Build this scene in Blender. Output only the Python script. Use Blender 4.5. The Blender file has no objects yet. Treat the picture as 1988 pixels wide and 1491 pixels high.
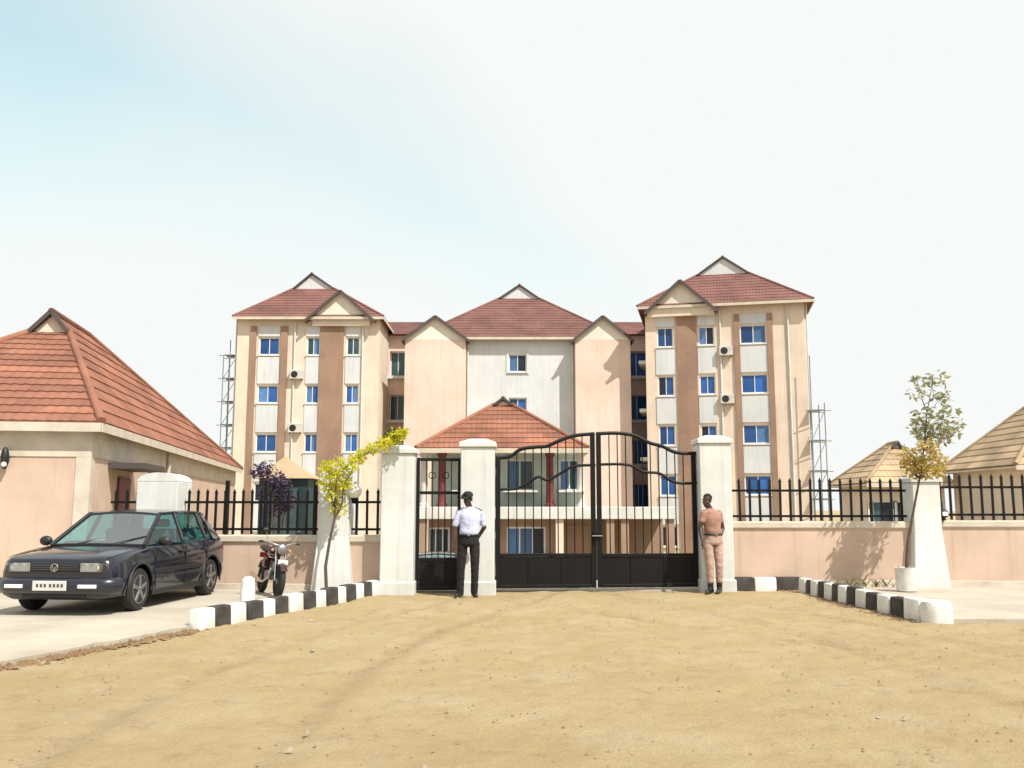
import bpy, bmesh, math, random
from mathutils import Vector, Matrix, noise
random.seed(11)
R = math.radians
sc = bpy.context.scene
COL = sc.collection
# ------------------------------------------------------------------ camera, sky, sun, exposure
F, CX, CY, H = 1800.0, 994.0, 745.5, 1.5
TILT = math.atan(241 / F)
cam = bpy.data.cameras.new('camera'); camo = bpy.data.objects.new('camera', cam); COL.objects.link(camo)
cam.sensor_width = 36; cam.lens = F / 1988 * 36; cam.clip_start = 0.1; cam.clip_end = 3000
camo.location = (0, 0, H); camo.rotation_euler = (math.pi / 2 + TILT, 0, 0)
sc.camera = camo
SUN_EL, SUN_DIR = 52, Vector((0.64, -0.66, 0))
az = math.atan2(SUN_DIR.x, SUN_DIR.y)
w = bpy.data.worlds.new('World'); sc.world = w; w.use_nodes = True
nt = w.node_tree; bg = nt.nodes['Background']
sky = nt.nodes.new('ShaderNodeTexSky'); sky.sky_type = 'NISHITA'; sky.sun_disc = False
sky.sun_elevation = R(SUN_EL); sky.sun_rotation = az; sky.altitude = 300
sky.air_density = 1.0; sky.dust_density = 2.0; sky.ozone_density = .6
# thin bright haze veil over the blue: denser towards the sun and towards the horizon
d = SUN_DIR.normalized() * math.cos(R(SUN_EL)) + Vector((0, 0, math.sin(R(SUN_EL))))
def wn(t, **k):
    n = nt.nodes.new(t)
    for a, v in k.items(): setattr(n, a, v)
    return n
tc = wn('ShaderNodeTexCoord'); dp = wn('ShaderNodeVectorMath', operation='DOT_PRODUCT'); dp.inputs[1].default_value = d
nt.links.new(tc.outputs['Generated'], dp.inputs[0])
m1 = wn('ShaderNodeMapRange'); nt.links.new(dp.outputs['Value'], m1.inputs[0]); m1.inputs[1].default_value = -.20; m1.inputs[2].default_value = .06; m1.inputs[3].default_value = .0
sx = wn('ShaderNodeSeparateXYZ'); nt.links.new(tc.outputs['Generated'], sx.inputs[0])
m2 = wn('ShaderNodeMapRange'); nt.links.new(sx.outputs[2], m2.inputs[0]); m2.inputs[1].default_value = .52; m2.inputs[2].default_value = .20; m2.inputs[3].default_value = .0; m2.inputs[4].default_value = .78
cl = wn('ShaderNodeTexNoise'); cl.inputs['Scale'].default_value = 2.2; cl.inputs['Detail'].default_value = 5; nt.links.new(tc.outputs['Generated'], cl.inputs['Vector'])
m3 = wn('ShaderNodeMapRange'); nt.links.new(cl.outputs[0], m3.inputs[0]); m3.inputs[1].default_value = .3; m3.inputs[2].default_value = .7; m3.inputs[3].default_value = .15; m3.inputs[4].default_value = .38
a1 = wn('ShaderNodeMath', operation='ADD'); nt.links.new(m1.outputs[0], a1.inputs[0]); nt.links.new(m2.outputs[0], a1.inputs[1])
a2 = wn('ShaderNodeMath', operation='ADD', use_clamp=True); nt.links.new(a1.outputs[0], a2.inputs[0]); nt.links.new(m3.outputs[0], a2.inputs[1])
vm = wn('ShaderNodeMix', data_type='RGBA'); nt.links.new(a2.outputs[0], vm.inputs[0]); tn = wn('ShaderNodeMix', data_type='RGBA', blend_type='MULTIPLY'); tn.inputs[0].default_value = 1; nt.links.new(sky.outputs[0], tn.inputs[6]); tn.inputs[7].default_value = (.78, 1.20, .90, 1); nt.links.new(tn.outputs[2], vm.inputs[6]); vm.inputs[7].default_value = (3.52, 3.62, 3.55, 1)
nt.links.new(vm.outputs[2], bg.inputs[0]); bg.inputs[1].default_value = 0.15
sl = bpy.data.lights.new('sun', 'SUN'); sl.energy = 3.5; sl.angle = R(0.6); sl.color = (1, .95, .86)
so = bpy.data.objects.new('sun', sl); COL.objects.link(so)
so.rotation_euler = (-d).to_track_quat('-Z', 'Y').to_euler(); so.location = d * 60
vs = sc.view_settings; vs.view_transform = 'Standard'; vs.look = 'None'; vs.exposure = 0.82; vs.gamma = 1
vs.use_curve_mapping = False

# ------------------------------------------------------------------ geometry helpers
cT, sT = math.cos(TILT), math.sin(TILT)
def ray(px, py):
    u = (px - CX) / F; v = (CY - py) / F
    return Vector((u, cT - sT * v, sT + cT * v))
def at(px, py, Y):
    d = ray(px, py); return Vector((0, 0, H)) + d * (Y / d.y)
def gnd(px, py, z=0.0):
    d = ray(px, py); return Vector((0, 0, H)) + d * ((z - H) / d.z)
def hit(px, py, O, ang):          # point of a vertical plane through O, direction ang: (along, height)
    d = ray(px, py); u = Vector((math.cos(ang), math.sin(ang), 0)); n = Vector((-u.y, u.x, 0))
    k = Vector((O[0], O[1], 0)).dot(n) / d.dot(n); p = Vector((0, 0, H)) + d * k
    return (p - Vector((O[0], O[1], 0))).dot(u), p.z

class MB:
    def __init__(s): s.v = []; s.f = []
    def add(s, vs, fs):
        o = len(s.v); s.v += [tuple(v) for v in vs]; s.f += [tuple(i + o for i in f) for f in fs]; return s
    def box(s, x0, x1, y0, y1, z0, z1):
        return s.add([(x0,y0,z0),(x1,y0,z0),(x1,y1,z0),(x0,y1,z0),(x0,y0,z1),(x1,y0,z1),(x1,y1,z1),(x0,y1,z1)],
                     [(3,2,1,0),(4,5,6,7),(0,1,5,4),(1,2,6,5),(2,3,7,6),(3,0,4,7)])
    def bar(s, a, b, wd, ht, up=(0,0,1)):
        a = Vector(a); b = Vector(b); t = (b - a).normalized(); up = Vector(up)
        sd = t.cross(up)
        if sd.length < 1e-4: sd = t.cross(Vector((1,0,0)))
        sd.normalize(); uu = sd.cross(t)
        q = [p + sd * (i * wd / 2) + uu * (j * ht / 2) for p in (a, b) for i, j in ((-1,-1),(1,-1),(1,1),(-1,1))]
        return s.add(q, [(3,2,1,0),(4,5,6,7),(0,1,5,4),(1,2,6,5),(2,3,7,6),(3,0,4,7)])
    def tube(s, pts, rad, n=8, caps=True, sy=1.0):
        pts = [Vector(p) for p in pts]; m = len(pts)
        if not isinstance(rad, (list, tuple)): rad = [rad] * m
        vs, fs = [], []; ref = None
        for i, p in enumerate(pts):
            t = (pts[min(i+1, m-1)] - pts[max(i-1, 0)]).normalized()
            if ref is None:
                ref = Vector((0,0,1)) if abs(t.z) < .9 else Vector((1,0,0))
            a = t.cross(ref).normalized(); b = a.cross(t)
            ref = b
            for k in range(n):
                g = 2 * math.pi * k / n
                vs.append(p + a * (math.cos(g) * rad[i]) + b * (math.sin(g) * rad[i] * sy))
        for i in range(m - 1):
            for k in range(n):
                k2 = (k + 1) % n
                fs.append((i*n+k, i*n+k2, (i+1)*n+k2, (i+1)*n+k))
        if caps: fs += [tuple(range(n))[::-1], tuple((m-1)*n + k for k in range(n))]
        return s.add(vs, fs)
    def lathe(s, prof, n=16, c=(0,0,0), axis='z'):
        vs, fs = [], []; c = Vector(c)
        for r, z in prof:
            for k in range(n):
                g = 2 * math.pi * k / n
                q = (r*math.cos(g), r*math.sin(g), z)
                if axis == 'y': q = (q[0], z, q[1])
                if axis == 'x': q = (z, q[0], q[1])
                vs.append(c + Vector(q))
        for i in range(len(prof) - 1):
            for k in range(n):
                k2 = (k+1) % n; fs.append((i*n+k, i*n+k2, (i+1)*n+k2, (i+1)*n+k))
        fs += [tuple(range(n))[::-1], tuple((len(prof)-1)*n + k for k in range(n))]
        return s.add(vs, fs)
    def prism(s, poly, y0, y1):   # poly of (x, z), extruded in y
        n = len(poly)
        vs = [(x, y0, z) for x, z in poly] + [(x, y1, z) for x, z in poly]
        return s.add(vs, [tuple(range(n)), tuple(range(n, 2*n))[::-1]] + [(i, n+i, n+(i+1)%n, (i+1)%n) for i in range(n)])
    def hprism(s, poly, z0, z1):  # poly of (x, y), extruded in z
        n = len(poly)
        vs = [(x, y, z0) for x, y in poly] + [(x, y, z1) for x, y in poly]
        return s.add(vs, [tuple(range(n))[::-1], tuple(range(n, 2*n))] + [(i, (i+1)%n, n+(i+1)%n, n+i) for i in range(n)])
    def ball(s, c, r, n=12, m=8):
        if not isinstance(r, (list, tuple)): r = (r, r, r)
        c = Vector(c); vs, fs = [], []
        for i in range(m + 1):
            t = math.pi * i / m
            for k in range(n):
                g = 2*math.pi*k/n
                vs.append(c + Vector((r[0]*math.sin(t)*math.cos(g), r[1]*math.sin(t)*math.sin(g), -r[2]*math.cos(t))))
        for i in range(m):
            for k in range(n):
                k2 = (k+1) % n; fs.append((i*n+k, i*n+k2, (i+1)*n+k2, (i+1)*n+k))
        return s.add(vs, fs)
    def mesh(s, name, bevel=0, smooth=0, recalc=True, seg=1):
        me = bpy.data.meshes.new(name); me.from_pydata(s.v, [], s.f)
        bm = bmesh.new(); bm.from_mesh(me)
        bmesh.ops.remove_doubles(bm, verts=bm.verts, dist=1e-5)
        if recalc: bmesh.ops.recalc_face_normals(bm, faces=bm.faces)
        if bevel:
            es = [e for e in bm.edges if len(e.link_faces) == 2 and e.calc_face_angle(0) > .5]
            bmesh.ops.bevel(bm, geom=es, offset=bevel, segments=seg, affect='EDGES', profile=.5, clamp_overlap=True)
        bm.to_mesh(me); bm.free()
        if smooth:
            me.polygons.foreach_set('use_smooth', [True] * len(me.polygons))
            me.set_sharp_from_angle(angle=R(smooth))
        return me
    def build(s, name, mat, parent=None, loc=None, bevel=0, smooth=0, recalc=True, seg=1):
        return link(name, s.mesh(name, bevel, smooth, recalc, seg), mat, parent, loc)

def link(name, me, mat, parent=None, loc=None, basis=None):
    o = bpy.data.objects.new(name, me); COL.objects.link(o)
    if mat is not None and not me.materials: me.materials.append(mat)
    if parent is not None: o.parent = parent
    if loc is not None: o.location = loc
    if basis is not None: o.matrix_basis = basis
    return o
def empty(name, loc=(0,0,0), rz=0):
    o = bpy.data.objects.new(name, None); COL.objects.link(o); o.location = loc; o.rotation_euler = (0,0,rz)
    o.empty_display_size = .1; return o
def tag(o, label=None, cat=None, group=None, kind=None):
    for k, v in (('label', label), ('category', cat), ('group', group), ('kind', kind)):
        if v: o[k] = v
    return o
def copy_tree(o, parent=None):
    c = o.copy(); COL.objects.link(c); c.parent = parent
    for ch in o.children: copy_tree(ch, c)
    return c

# ------------------------------------------------------------------ materials
def N(nt, t, **kw):
    n = nt.nodes.new(t)
    for k, v in kw.items(): setattr(n, k, v)
    return n
def mixc(nt, fac, a, b, blend='MIX'):
    m = N(nt, 'ShaderNodeMix', data_type='RGBA', blend_type=blend)
    for i, v in ((0, fac), (6, a), (7, b)):
        if isinstance(v, bpy.types.NodeSocket): nt.links.new(v, m.inputs[i])
        else: m.inputs[i].default_value = v if i == 0 else (*v[:3], 1)
    return m.outputs[2]
def ramp(nt, src, p0, p1):
    r = N(nt, 'ShaderNodeMapRange'); nt.links.new(src, r.inputs[0])
    r.inputs[1].default_value = p0; r.inputs[2].default_value = p1; return r.outputs[0]
def nz(nt, co, scale, detail=4, rough=.6, sc3=None):
    n = N(nt, 'ShaderNodeTexNoise'); n.inputs['Scale'].default_value = scale
    n.inputs['Detail'].default_value = detail; n.inputs['Roughness'].default_value = rough
    if sc3:
        m = N(nt, 'ShaderNodeMapping'); m.inputs['Scale'].default_value = sc3
        nt.links.new(co, m.inputs[0]); co = m.outputs[0]
    nt.links.new(co, n.inputs['Vector']); return n.outputs[0]
MATS = {}
def mat(name, col, rough=.8, var=.12, scale=2.0, col2=None, streak=0, bump=0, bscale=60, metal=0, spec=.5, rnd=0, coat=0, fine=0, world=0):
    if name in MATS: return MATS[name]
    m = bpy.data.materials.new(name); m.use_nodes = True; nt = m.node_tree
    b = nt.nodes['Principled BSDF']; b.inputs['Roughness'].default_value = rough
    b.inputs['Metallic'].default_value = metal; b.inputs['Specular IOR Level'].default_value = spec
    b.inputs['Coat Weight'].default_value = coat; b.inputs['Coat Roughness'].default_value = .04
    co = N(nt, 'ShaderNodeNewGeometry').outputs['Position'] if world else N(nt, 'ShaderNodeTexCoord').outputs['Object']
    c2 = col2 or tuple(c * (1 - 2.2 * var) for c in col)
    f = ramp(nt, nz(nt, co, scale, 5), .35, .72)
    c = mixc(nt, f, col, c2)
    if streak:
        g = ramp(nt, nz(nt, co, 3.0, 4, .6, (2.2, 2.2, .12)), .5, .8)
        mu = N(nt, 'ShaderNodeMath', operation='MULTIPLY'); nt.links.new(g, mu.inputs[0]); mu.inputs[1].default_value = streak
        c = mixc(nt, mu.outputs[0], c, tuple(x * .55 for x in col))
    if fine:
        g = ramp(nt, nz(nt, co, bscale * .7, 3), .3, .7)
        mu = N(nt, 'ShaderNodeMath', operation='MULTIPLY'); nt.links.new(g, mu.inputs[0]); mu.inputs[1].default_value = fine
        c = mixc(nt, mu.outputs[0], c, tuple(x * .6 for x in col))
    if rnd:
        oi = N(nt, 'ShaderNodeObjectInfo')
        hs = N(nt, 'ShaderNodeHueSaturation'); nt.links.new(c, hs.inputs['Color'])
        mr = N(nt, 'ShaderNodeMapRange'); nt.links.new(oi.outputs['Random'], mr.inputs[0])
        mr.inputs[3].default_value = 1 - rnd; mr.inputs[4].default_value = 1 + rnd
        nt.links.new(mr.outputs[0], hs.inputs['Value']); c = hs.outputs[0]
    nt.links.new(c, b.inputs['Base Color'])
    if bump:
        bn = N(nt, 'ShaderNodeBump'); bn.inputs['Strength'].default_value = bump; bn.inputs['Distance'].default_value = .02
        nt.links.new(nz(nt, co, bscale, 5), bn.inputs['Height']); nt.links.new(bn.outputs[0], b.inputs['Normal'])
    MATS[name] = m; return m
def glassmat(name, tint, refl=(1,1,1), base=.12, top=.9):
    m = bpy.data.materials.new(name); m.use_nodes = True; nt = m.node_tree
    for n in list(nt.nodes):
        if n.type != 'OUTPUT_MATERIAL': nt.nodes.remove(n)
    out = nt.nodes[0]
    t = N(nt, 'ShaderNodeBsdfTransparent'); t.inputs[0].default_value = (*tint, 1)
    g = N(nt, 'ShaderNodeBsdfGlossy'); g.inputs[0].default_value = (*refl, 1); g.inputs[1].default_value = .03
    lw = N(nt, 'ShaderNodeLayerWeight'); lw.inputs[0].default_value = .3
    mr = N(nt, 'ShaderNodeMapRange'); nt.links.new(lw.outputs[0], mr.inputs[0])
    mr.inputs[3].default_value = base; mr.inputs[4].default_value = top
    mx = N(nt, 'ShaderNodeMixShader'); nt.links.new(mr.outputs[0], mx.inputs[0])
    nt.links.new(t.outputs[0], mx.inputs[1]); nt.links.new(g.outputs[0], mx.inputs[2]); nt.links.new(mx.outputs[0], out.inputs[0])
    return m
M_cream   = mat('cream_plaster', (.71,.59,.48), .9, .10, .5, streak=.45, bump=.15, bscale=40)
M_peach   = mat('peach_plaster', (.72,.56,.475), .9, .10, .4, streak=.4, bump=.15, bscale=40)
M_yellow  = mat('yellow_cream_plaster', (.71,.615,.50), .9, .10, .5, streak=.45, bump=.15, bscale=40)
M_palebl  = mat('pale_blue_white_plaster', (.60,.62,.63), .9, .08, .4, streak=.4, bump=.12, bscale=40)
M_white   = mat('white_painted_plaster', (.64,.65,.63), .85, .10, 1.1, streak=.5, bump=.12, bscale=50)
M_gable   = mat('whitish_gable_plaster', (.74,.69,.60), .9, .08, .6, streak=.35, bump=.12, bscale=40)
M_brown   = mat('brown_painted_plaster', (.32,.205,.145), .9, .14, .6, streak=.4, bump=.12, bscale=40)
M_wall    = mat('tan_pink_plaster', (.60,.445,.345), .9, .12, .7, streak=.5, bump=.25, bscale=45, fine=.15)
M_coping  = mat('pale_coping_plaster', (.62,.55,.45), .9, .12, 2, bump=.3, bscale=40, fine=.2)
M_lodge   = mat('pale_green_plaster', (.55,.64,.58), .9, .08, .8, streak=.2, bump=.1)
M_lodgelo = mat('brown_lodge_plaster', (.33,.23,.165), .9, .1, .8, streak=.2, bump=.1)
M_maroon  = mat('maroon_paint', (.16,.035,.035), .6, .1)
M_trim    = mat('dark_bargeboard', (.075,.06,.055), .7, .1)
M_frame   = mat('white_window_frame', (.72,.74,.76), .5, .04)
M_pane    = mat('blue_tinted_window_glass', (.018,.10,.33), .12, .2, .35, col2=(.012,.05,.19), spec=.5, rnd=.55)
M_pane2   = mat('pale_blue_curtained_glass', (.09,.20,.40), .2, .2, 3, col2=(.05,.12,.28), spec=.5, rnd=.3)
M_pane3   = mat('dark_open_window', (.008,.012,.03), .4, .2, 1)
M_panegr  = mat('grey_green_window_glass', (.03,.075,.085), .12, .2, .35, spec=.5, rnd=.3)
M_tile_or = mat('orange_stone_coated_tile', world=1, col=(.30,.123,.074), rough=.85, var=.22, scale=.7, streak=.35, bump=.35, bscale=90, rnd=.22, fine=.3)
M_tile_rd = mat('red_stone_coated_tile', world=1, col=(.215,.095,.08), rough=.85, var=.22, scale=.7, streak=.35, bump=.3, bscale=80, rnd=.18, fine=.2)
M_tile_tan= mat('tan_stone_coated_tile', world=1, col=(.47,.345,.215), rough=.85, var=.22, scale=.7, streak=.35, bump=.3, bscale=80, rnd=.2, fine=.25)
M_iron    = mat('black_painted_iron', (.006,.006,.007), .5, .2, 6, spec=.25)
M_ironp   = mat('black_gate_sheet', (.007,.006,.007), .5, .25, 2.5, spec=.25, bump=.1, bscale=3)
M_black   = mat('black_plastic', (.012,.012,.012), .5, .1)
M_kwhite  = mat('white_kerb_paint', (.72,.71,.68), .85, .1, 5, col2=(.50,.46,.40), bump=.4, bscale=45, rnd=.08)
M_kblack  = mat('black_kerb_paint', (.022,.02,.018), .8, .2, 5, col2=(.07,.06,.05), bump=.4, bscale=45)
M_conc    = mat('pale_concrete', (.46,.42,.35), .95, .1, .9, col2=(.35,.30,.23), bump=.3, bscale=35, fine=.25)
M_acunit  = mat('air_conditioner_casing', (.55,.54,.5), .5, .08)
M_bark    = mat('grey_brown_bark', (.12,.085,.06), .95, .2, 12, bump=.5, bscale=60)
M_metal   = mat('dull_metal', (.35,.35,.36), .35, .1, metal=.9)
M_chrome  = mat('chrome', (.7,.7,.7), .12, .03, metal=1)
M_rubber  = mat('tyre_rubber', (.018,.017,.016), .8, .15)
M_glass   = glassmat('clear_green_glass', (.34,.74,.74), base=.07, top=.55)
M_wscreen = glassmat('windscreen_glass', (.30,.70,.72), base=.05, top=.30)
M_lens    = glassmat('lamp_lens', (.8,.85,.88), base=.2)
def leafmat(name, a, b, trans=.35):
    m = bpy.data.materials.new(name); m.use_nodes = True; nt = m.node_tree; bs = nt.nodes['Principled BSDF']; out = nt.nodes['Material Output']
    co = N(nt, 'ShaderNodeTexCoord').outputs['Object']
    c = mixc(nt, ramp(nt, nz(nt, co, 7, 3), .35, .65), a, b)
    nt.links.new(c, bs.inputs['Base Color']); bs.inputs['Roughness'].default_value = .55
    tl = N(nt, 'ShaderNodeBsdfTranslucent'); nt.links.new(c, tl.inputs[0])
    mx = N(nt, 'ShaderNodeMixShader'); mx.inputs[0].default_value = trans
    nt.links.new(bs.outputs[0], mx.inputs[1]); nt.links.new(tl.outputs[0], mx.inputs[2]); nt.links.new(mx.outputs[0], out.inputs[0])
    return m
M_leafy  = leafmat('yellow_green_leaf', (.74,.66,.04), (.50,.52,.04), .5)
M_leafo  = leafmat('yellowing_leaf', (.62,.42,.13), (.45,.40,.12), .45)
M_leafg  = leafmat('grey_green_leaf', (.42,.40,.24), (.30,.30,.17), .5)
M_leafp  = leafmat('purple_bougainvillea_leaf', (.09,.035,.12), (.03,.03,.04), .25)
M_leafd  = leafmat('dark_green_leaf', (.05,.09,.025), (.03,.05,.02), .25)

# ground material: dry sandy laterite with tyre-smoothed tracks
M_sand = bpy.data.materials.new('dry_sandy_laterite'); M_sand.use_nodes = True
nt = M_sand.node_tree; b = nt.nodes['Principled BSDF']; b.inputs['Roughness'].default_value = 1; b.inputs['Specular IOR Level'].default_value = .15
co = N(nt, 'ShaderNodeTexCoord').outputs['Object']
c = mixc(nt, ramp(nt, nz(nt, co, .30, 6, .65), .3, .7), (.385,.298,.168), (.335,.246,.13))
c = mixc(nt, ramp(nt, nz(nt, co, .9, 7, .7), .45, .72), c, (.40,.325,.205))
c = mixc(nt, ramp(nt, nz(nt, co, 2.6, 7, .75), .54, .78), c, (.25,.18,.10))
at_ = N(nt, 'ShaderNodeAttribute', attribute_name='track')
tm = N(nt, 'ShaderNodeMath', operation='MULTIPLY'); nt.links.new(at_.outputs['Fac'], tm.inputs[0]); nt.links.new(ramp(nt, nz(nt, co, 3.2, 5, .7), .3, .62), tm.inputs[1])
tm2 = N(nt, 'ShaderNodeMath', operation='MULTIPLY'); nt.links.new(tm.outputs[0], tm2.inputs[0]); tm2.inputs[1].default_value = .55
c = mixc(nt, tm2.outputs[0], c, (.24,.176,.104))
g = ramp(nt, nz(nt, co, 70, 4, .7), .55, .8)
mu = N(nt, 'ShaderNodeMath', operation='MULTIPLY'); nt.links.new(g, mu.inputs[0]); mu.inputs[1].default_value = .75
c = mixc(nt, mu.outputs[0], c, (.16,.11,.06))
c = mixc(nt, ramp(nt, nz(nt, co, 9, 8, .8), .56, .74), c, (.275,.203,.115))
nt.links.new(c, b.inputs['Base Color'])
bn = N(nt, 'ShaderNodeBump'); bn.inputs['Strength'].default_value = .85; bn.inputs['Distance'].default_value = .03
nt.links.new(nz(nt, co, 26, 8, .72), bn.inputs['Height']); nt.links.new(bn.outputs[0], b.inputs['Normal'])

# ------------------------------------------------------------------ ground
def sstep(a, b, x):
    t = min(1, max(0, (x - a) / (b - a))); return t * t * (3 - 2 * t)
def gz(x, y):
    return -1.8 * sstep(19, 34, y) - .8 * sstep(34, 48, y)
def ground():
    st = .05
    xs = [-600,-200,-80,-40,-25,-18,-14,-12] + [-10 + st*i for i in range(int(20/st)+1)] + [12,14,18,25,40,80,200,600]
    ys = [-60,-20,0,2,3] + [3.4 + st*i for i in range(int(14.6/st)+1)] + [18.6+1.2*i for i in range(28)] + [60,80,120,250,600,1500]
    rr = random.Random(21); cell = {}
    for _ in range(200):                                    # footprints, in short walking rows
        x, y, a = rr.uniform(-6, 7), rr.uniform(3.6, 16), rr.uniform(0, 6.28)
        for k in range(rr.randint(1, 4)):
            px, py = x + math.cos(a)*.62*k - math.sin(a)*.1*(k % 2), y + math.sin(a)*.62*k + math.cos(a)*.1*(k % 2)
            for ci in (-1,0,1):
                for cj in (-1,0,1): cell.setdefault((int(px*2)+ci, int(py*2)+cj), []).append((px, py, math.cos(a), math.sin(a)))
    tracks = [(-1.05,.16,.55,1.4,.33),(.35,.16,.55,1.4,.33),(2.6,-.30,.8,4.2,.27),(1.2,-.30,.8,4.2,.27),(-.5,-.75,.5,0,.4)]
    vs = []; tv = []
    for y in ys:
        for x in xs:
            z = gz(x, y); tk = 0
            if 3.3 < y < 18.2 and abs(x) < 10.1:
                z += .028 * noise.noise((x*.6, y*.7, 0)) + .018 * noise.noise((x*1.9, y*2.1, 3)) + .012 * noise.noise((x*6, y*6, 7))
                for rx, rs, am, ph, fq in tracks:               # wheel ruts converging on the gate, with pushed-up lips
                    dx = (x - rx - rs * (y - 16.5) - am * math.sin(y * fq + ph)) / .13
                    if abs(dx) < 4:
                        e = math.exp(-dx * dx); fd = .35 + .65*sstep(-.3, .35, noise.noise((x*.5, y*.5, 11))); e *= fd; z -= .022 * e - .008*fd * math.exp(-(abs(dx) - 1.9)**2 * 2); tk = max(tk, e)
                        z += .006 * e * math.sin(y * 42 + dx)
                for px, py, ca, sa in cell.get((int(x*2), int(y*2)), ()):
                    u, v = ((x-px)*ca + (y-py)*sa)/.13, ((y-py)*ca - (x-px)*sa)/.055; q2 = u*u + v*v
                    if q2 < 4: z -= .016 * math.exp(-q2)
            vs.append((x, y, z)); tv.append(tk)
    n = len(xs); fs = []
    for j in range(len(ys)-1):
        for i in range(n-1):
            fs.append((j*n+i, j*n+i+1, (j+1)*n+i+1, (j+1)*n+i))
    me = bpy.data.meshes.new('ground'); me.from_pydata(vs, [], fs)
    me.polygons.foreach_set('use_smooth', [True]*len(me.polygons))
    at = me.attributes.new('track', 'FLOAT', 'POINT'); at.data.foreach_set('value', tv)
    tag(link('ground', me, M_sand), 'dry sandy ground in front of the gate', kind='structure')
ground()

def jag(p0, p1, n, amp, seed):
    p0 = Vector(p0); p1 = Vector(p1); t = (p1-p0); nn = Vector((-t.y, t.x)).normalized(); out = []
    for i in range(n+1):
        f = i/n; out.append(p0 + t*f + nn*(amp*noise.noise((f*n*.45, seed, 0)) + amp*.4*noise.noise((f*n*1.7, seed+5, 0))))
    return out
k0 = gnd(372, 1224); k1 = gnd(742, 1152)
kd = (k0 - k1).normalized()
def slab(name, label, poly, z0, z1, m):
    mb = MB(); mb.hprism([(p[0], p[1]) for p in poly], z0, z1)
    return tag(mb.build(name, m), label, kind='structure')
e1 = k0 + kd * 9
edge = jag((k1.x-.12, k1.y), (k0.x-.1, k0.y), 8, .0, 1) + jag((k0.x-.02, k0.y), (e1.x, e1.y), 70, .09, 3)
slab('pavement', 'pale concrete forecourt under the dark hatchback', [(-30, e1.y)] + [(-30, 17.6), (k1.x-.12, 17.6)] + edge, -.2, .055, M_conc)
rk1 = gnd(1552, 1146); rk0 = gnd(1812, 1207)
edge = jag((rk0.x+.05, rk0.y-.12), (16, 12.3), 50, .07, 9)
slab('pavement', 'pale concrete forecourt outside the right boundary wall', [(16, 17.9), (rk1.x+.1, 17.9), (rk1.x+.1, rk1.y)] + edge, -.2, .05, M_conc)
slab('road', 'concrete drive passing through the gate', [(-2.2, 16.95), (3.9, 17.35), (4.0, 19.4), (-2.2, 19.4)], -.2, .028, M_conc)

# loose stones and soil crumbs, uncountable
def crumbs(name, label, n, fn, m, s0, s1, seed):
    rr = random.Random(seed); mb = MB()
    for _ in range(n):
        x, y = fn(rr); s = s0 + (s1-s0)*rr.random()**3
        z = gz(x, y) + s*.2
        vs = [(x+s*rr.uniform(.6,1)*math.cos(a), y+s*rr.uniform(.6,1)*math.sin(a), z+s*rr.uniform(-.3,.1)) for a in (0,1.3,2.5,3.8,5.0)]
        vs.append((x+s*.2*rr.uniform(-1,1), y+s*.2*rr.uniform(-1,1), z+s*rr.uniform(.4,.8)))
        mb.add(vs, [(i,(i+1)%5,5) for i in range(5)])
    tag(mb.build(name, m, recalc=False), label, 'gravel', kind='stuff')
M_stone = mat('grey_tan_stones', (.30,.22,.14), .95, .2, 8, col2=(.17,.12,.08))
crumbs('gravel', 'small loose stones scattered over the sandy ground', 7500, lambda r: (r.uniform(-7,8), 3.6+12.4*r.random()**1.2), M_stone, .003, .020, 1)
crumbs('gravel', 'larger pale stones lying here and there on the sandy ground', 260, lambda r: (r.uniform(-6,8), 3.8+12*r.random()), mat('pale_stones', (.34,.29,.22), .95, .2, 8, col2=(.2,.16,.11)), .01, .045, 7)
def along(a, b, spread):
    def fn(r):
        f = r.random(); p = a.lerp(b, f); return p.x + r.gauss(0, spread), p.y + r.gauss(0, spread)
    return fn
M_soil = mat('brown_soil', (.23,.145,.075), 1, .2, 6, col2=(.13,.08,.04))
crumbs('soil_edge', 'crumbled brown soil along the edge of the concrete forecourt', 2600, along(k0+Vector((.06,0,0)), k0+kd*5+Vector((.06,0,0)), .07), M_soil, .008, .05, 2)
crumbs('soil_edge', 'soil and grit gathered at the foot of the right kerb', 1500, along(rk0+Vector((-.3,0,0)), rk1+Vector((-.25,0,0)), .09), M_soil, .005, .03, 3)

# ------------------------------------------------------------------ kerbs
def kerb_run(root, pts, mats, wd=.2, ht=.25, first=True):
    for i in range(len(pts)-1):
        a, b2 = Vector((*pts[i], 0)), Vector((*pts[i+1], 0)); t = (b2-a); L = t.length; ang = math.atan2(t.y, t.x)
        mb = MB(); h = ht*random.uniform(.95, 1.04)
        mb.add([(-L/2+.006,-wd/2,-.15),(L/2-.006,-wd/2,-.15),(L/2-.006,wd/2,-.15),(-L/2+.006,wd/2,-.15),
                (-L/2+.006,-wd/2+.02,h),(L/2-.006,-wd/2+.02,h),(L/2-.006,wd/2-.02,h),(-L/2+.006,wd/2-.02,h)],
               [(3,2,1,0),(4,5,6,7),(0,1,5,4),(1,2,6,5),(2,3,7,6),(3,0,4,7)])
        o = mb.build('kerb_stone', mats[i % 2], root, bevel=.025, smooth=50, seg=2)
        c = (a+b2)/2; o.location = c + Vector((random.uniform(-.012,.012), random.uniform(-.012,.012), random.uniform(-.01,.01)))
        o.rotation_euler = (0, 0, ang + random.uniform(-.02,.02))
def kpts(pxs):
    a, b2 = Vector((k0.x, k0.y)), Vector((k1.x, k1.y)); out = []
    return out
kr = tag(empty('kerb'), 'black and white painted kerb from the forecourt to the left gate pillar', 'kerb', kind='structure')
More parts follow.
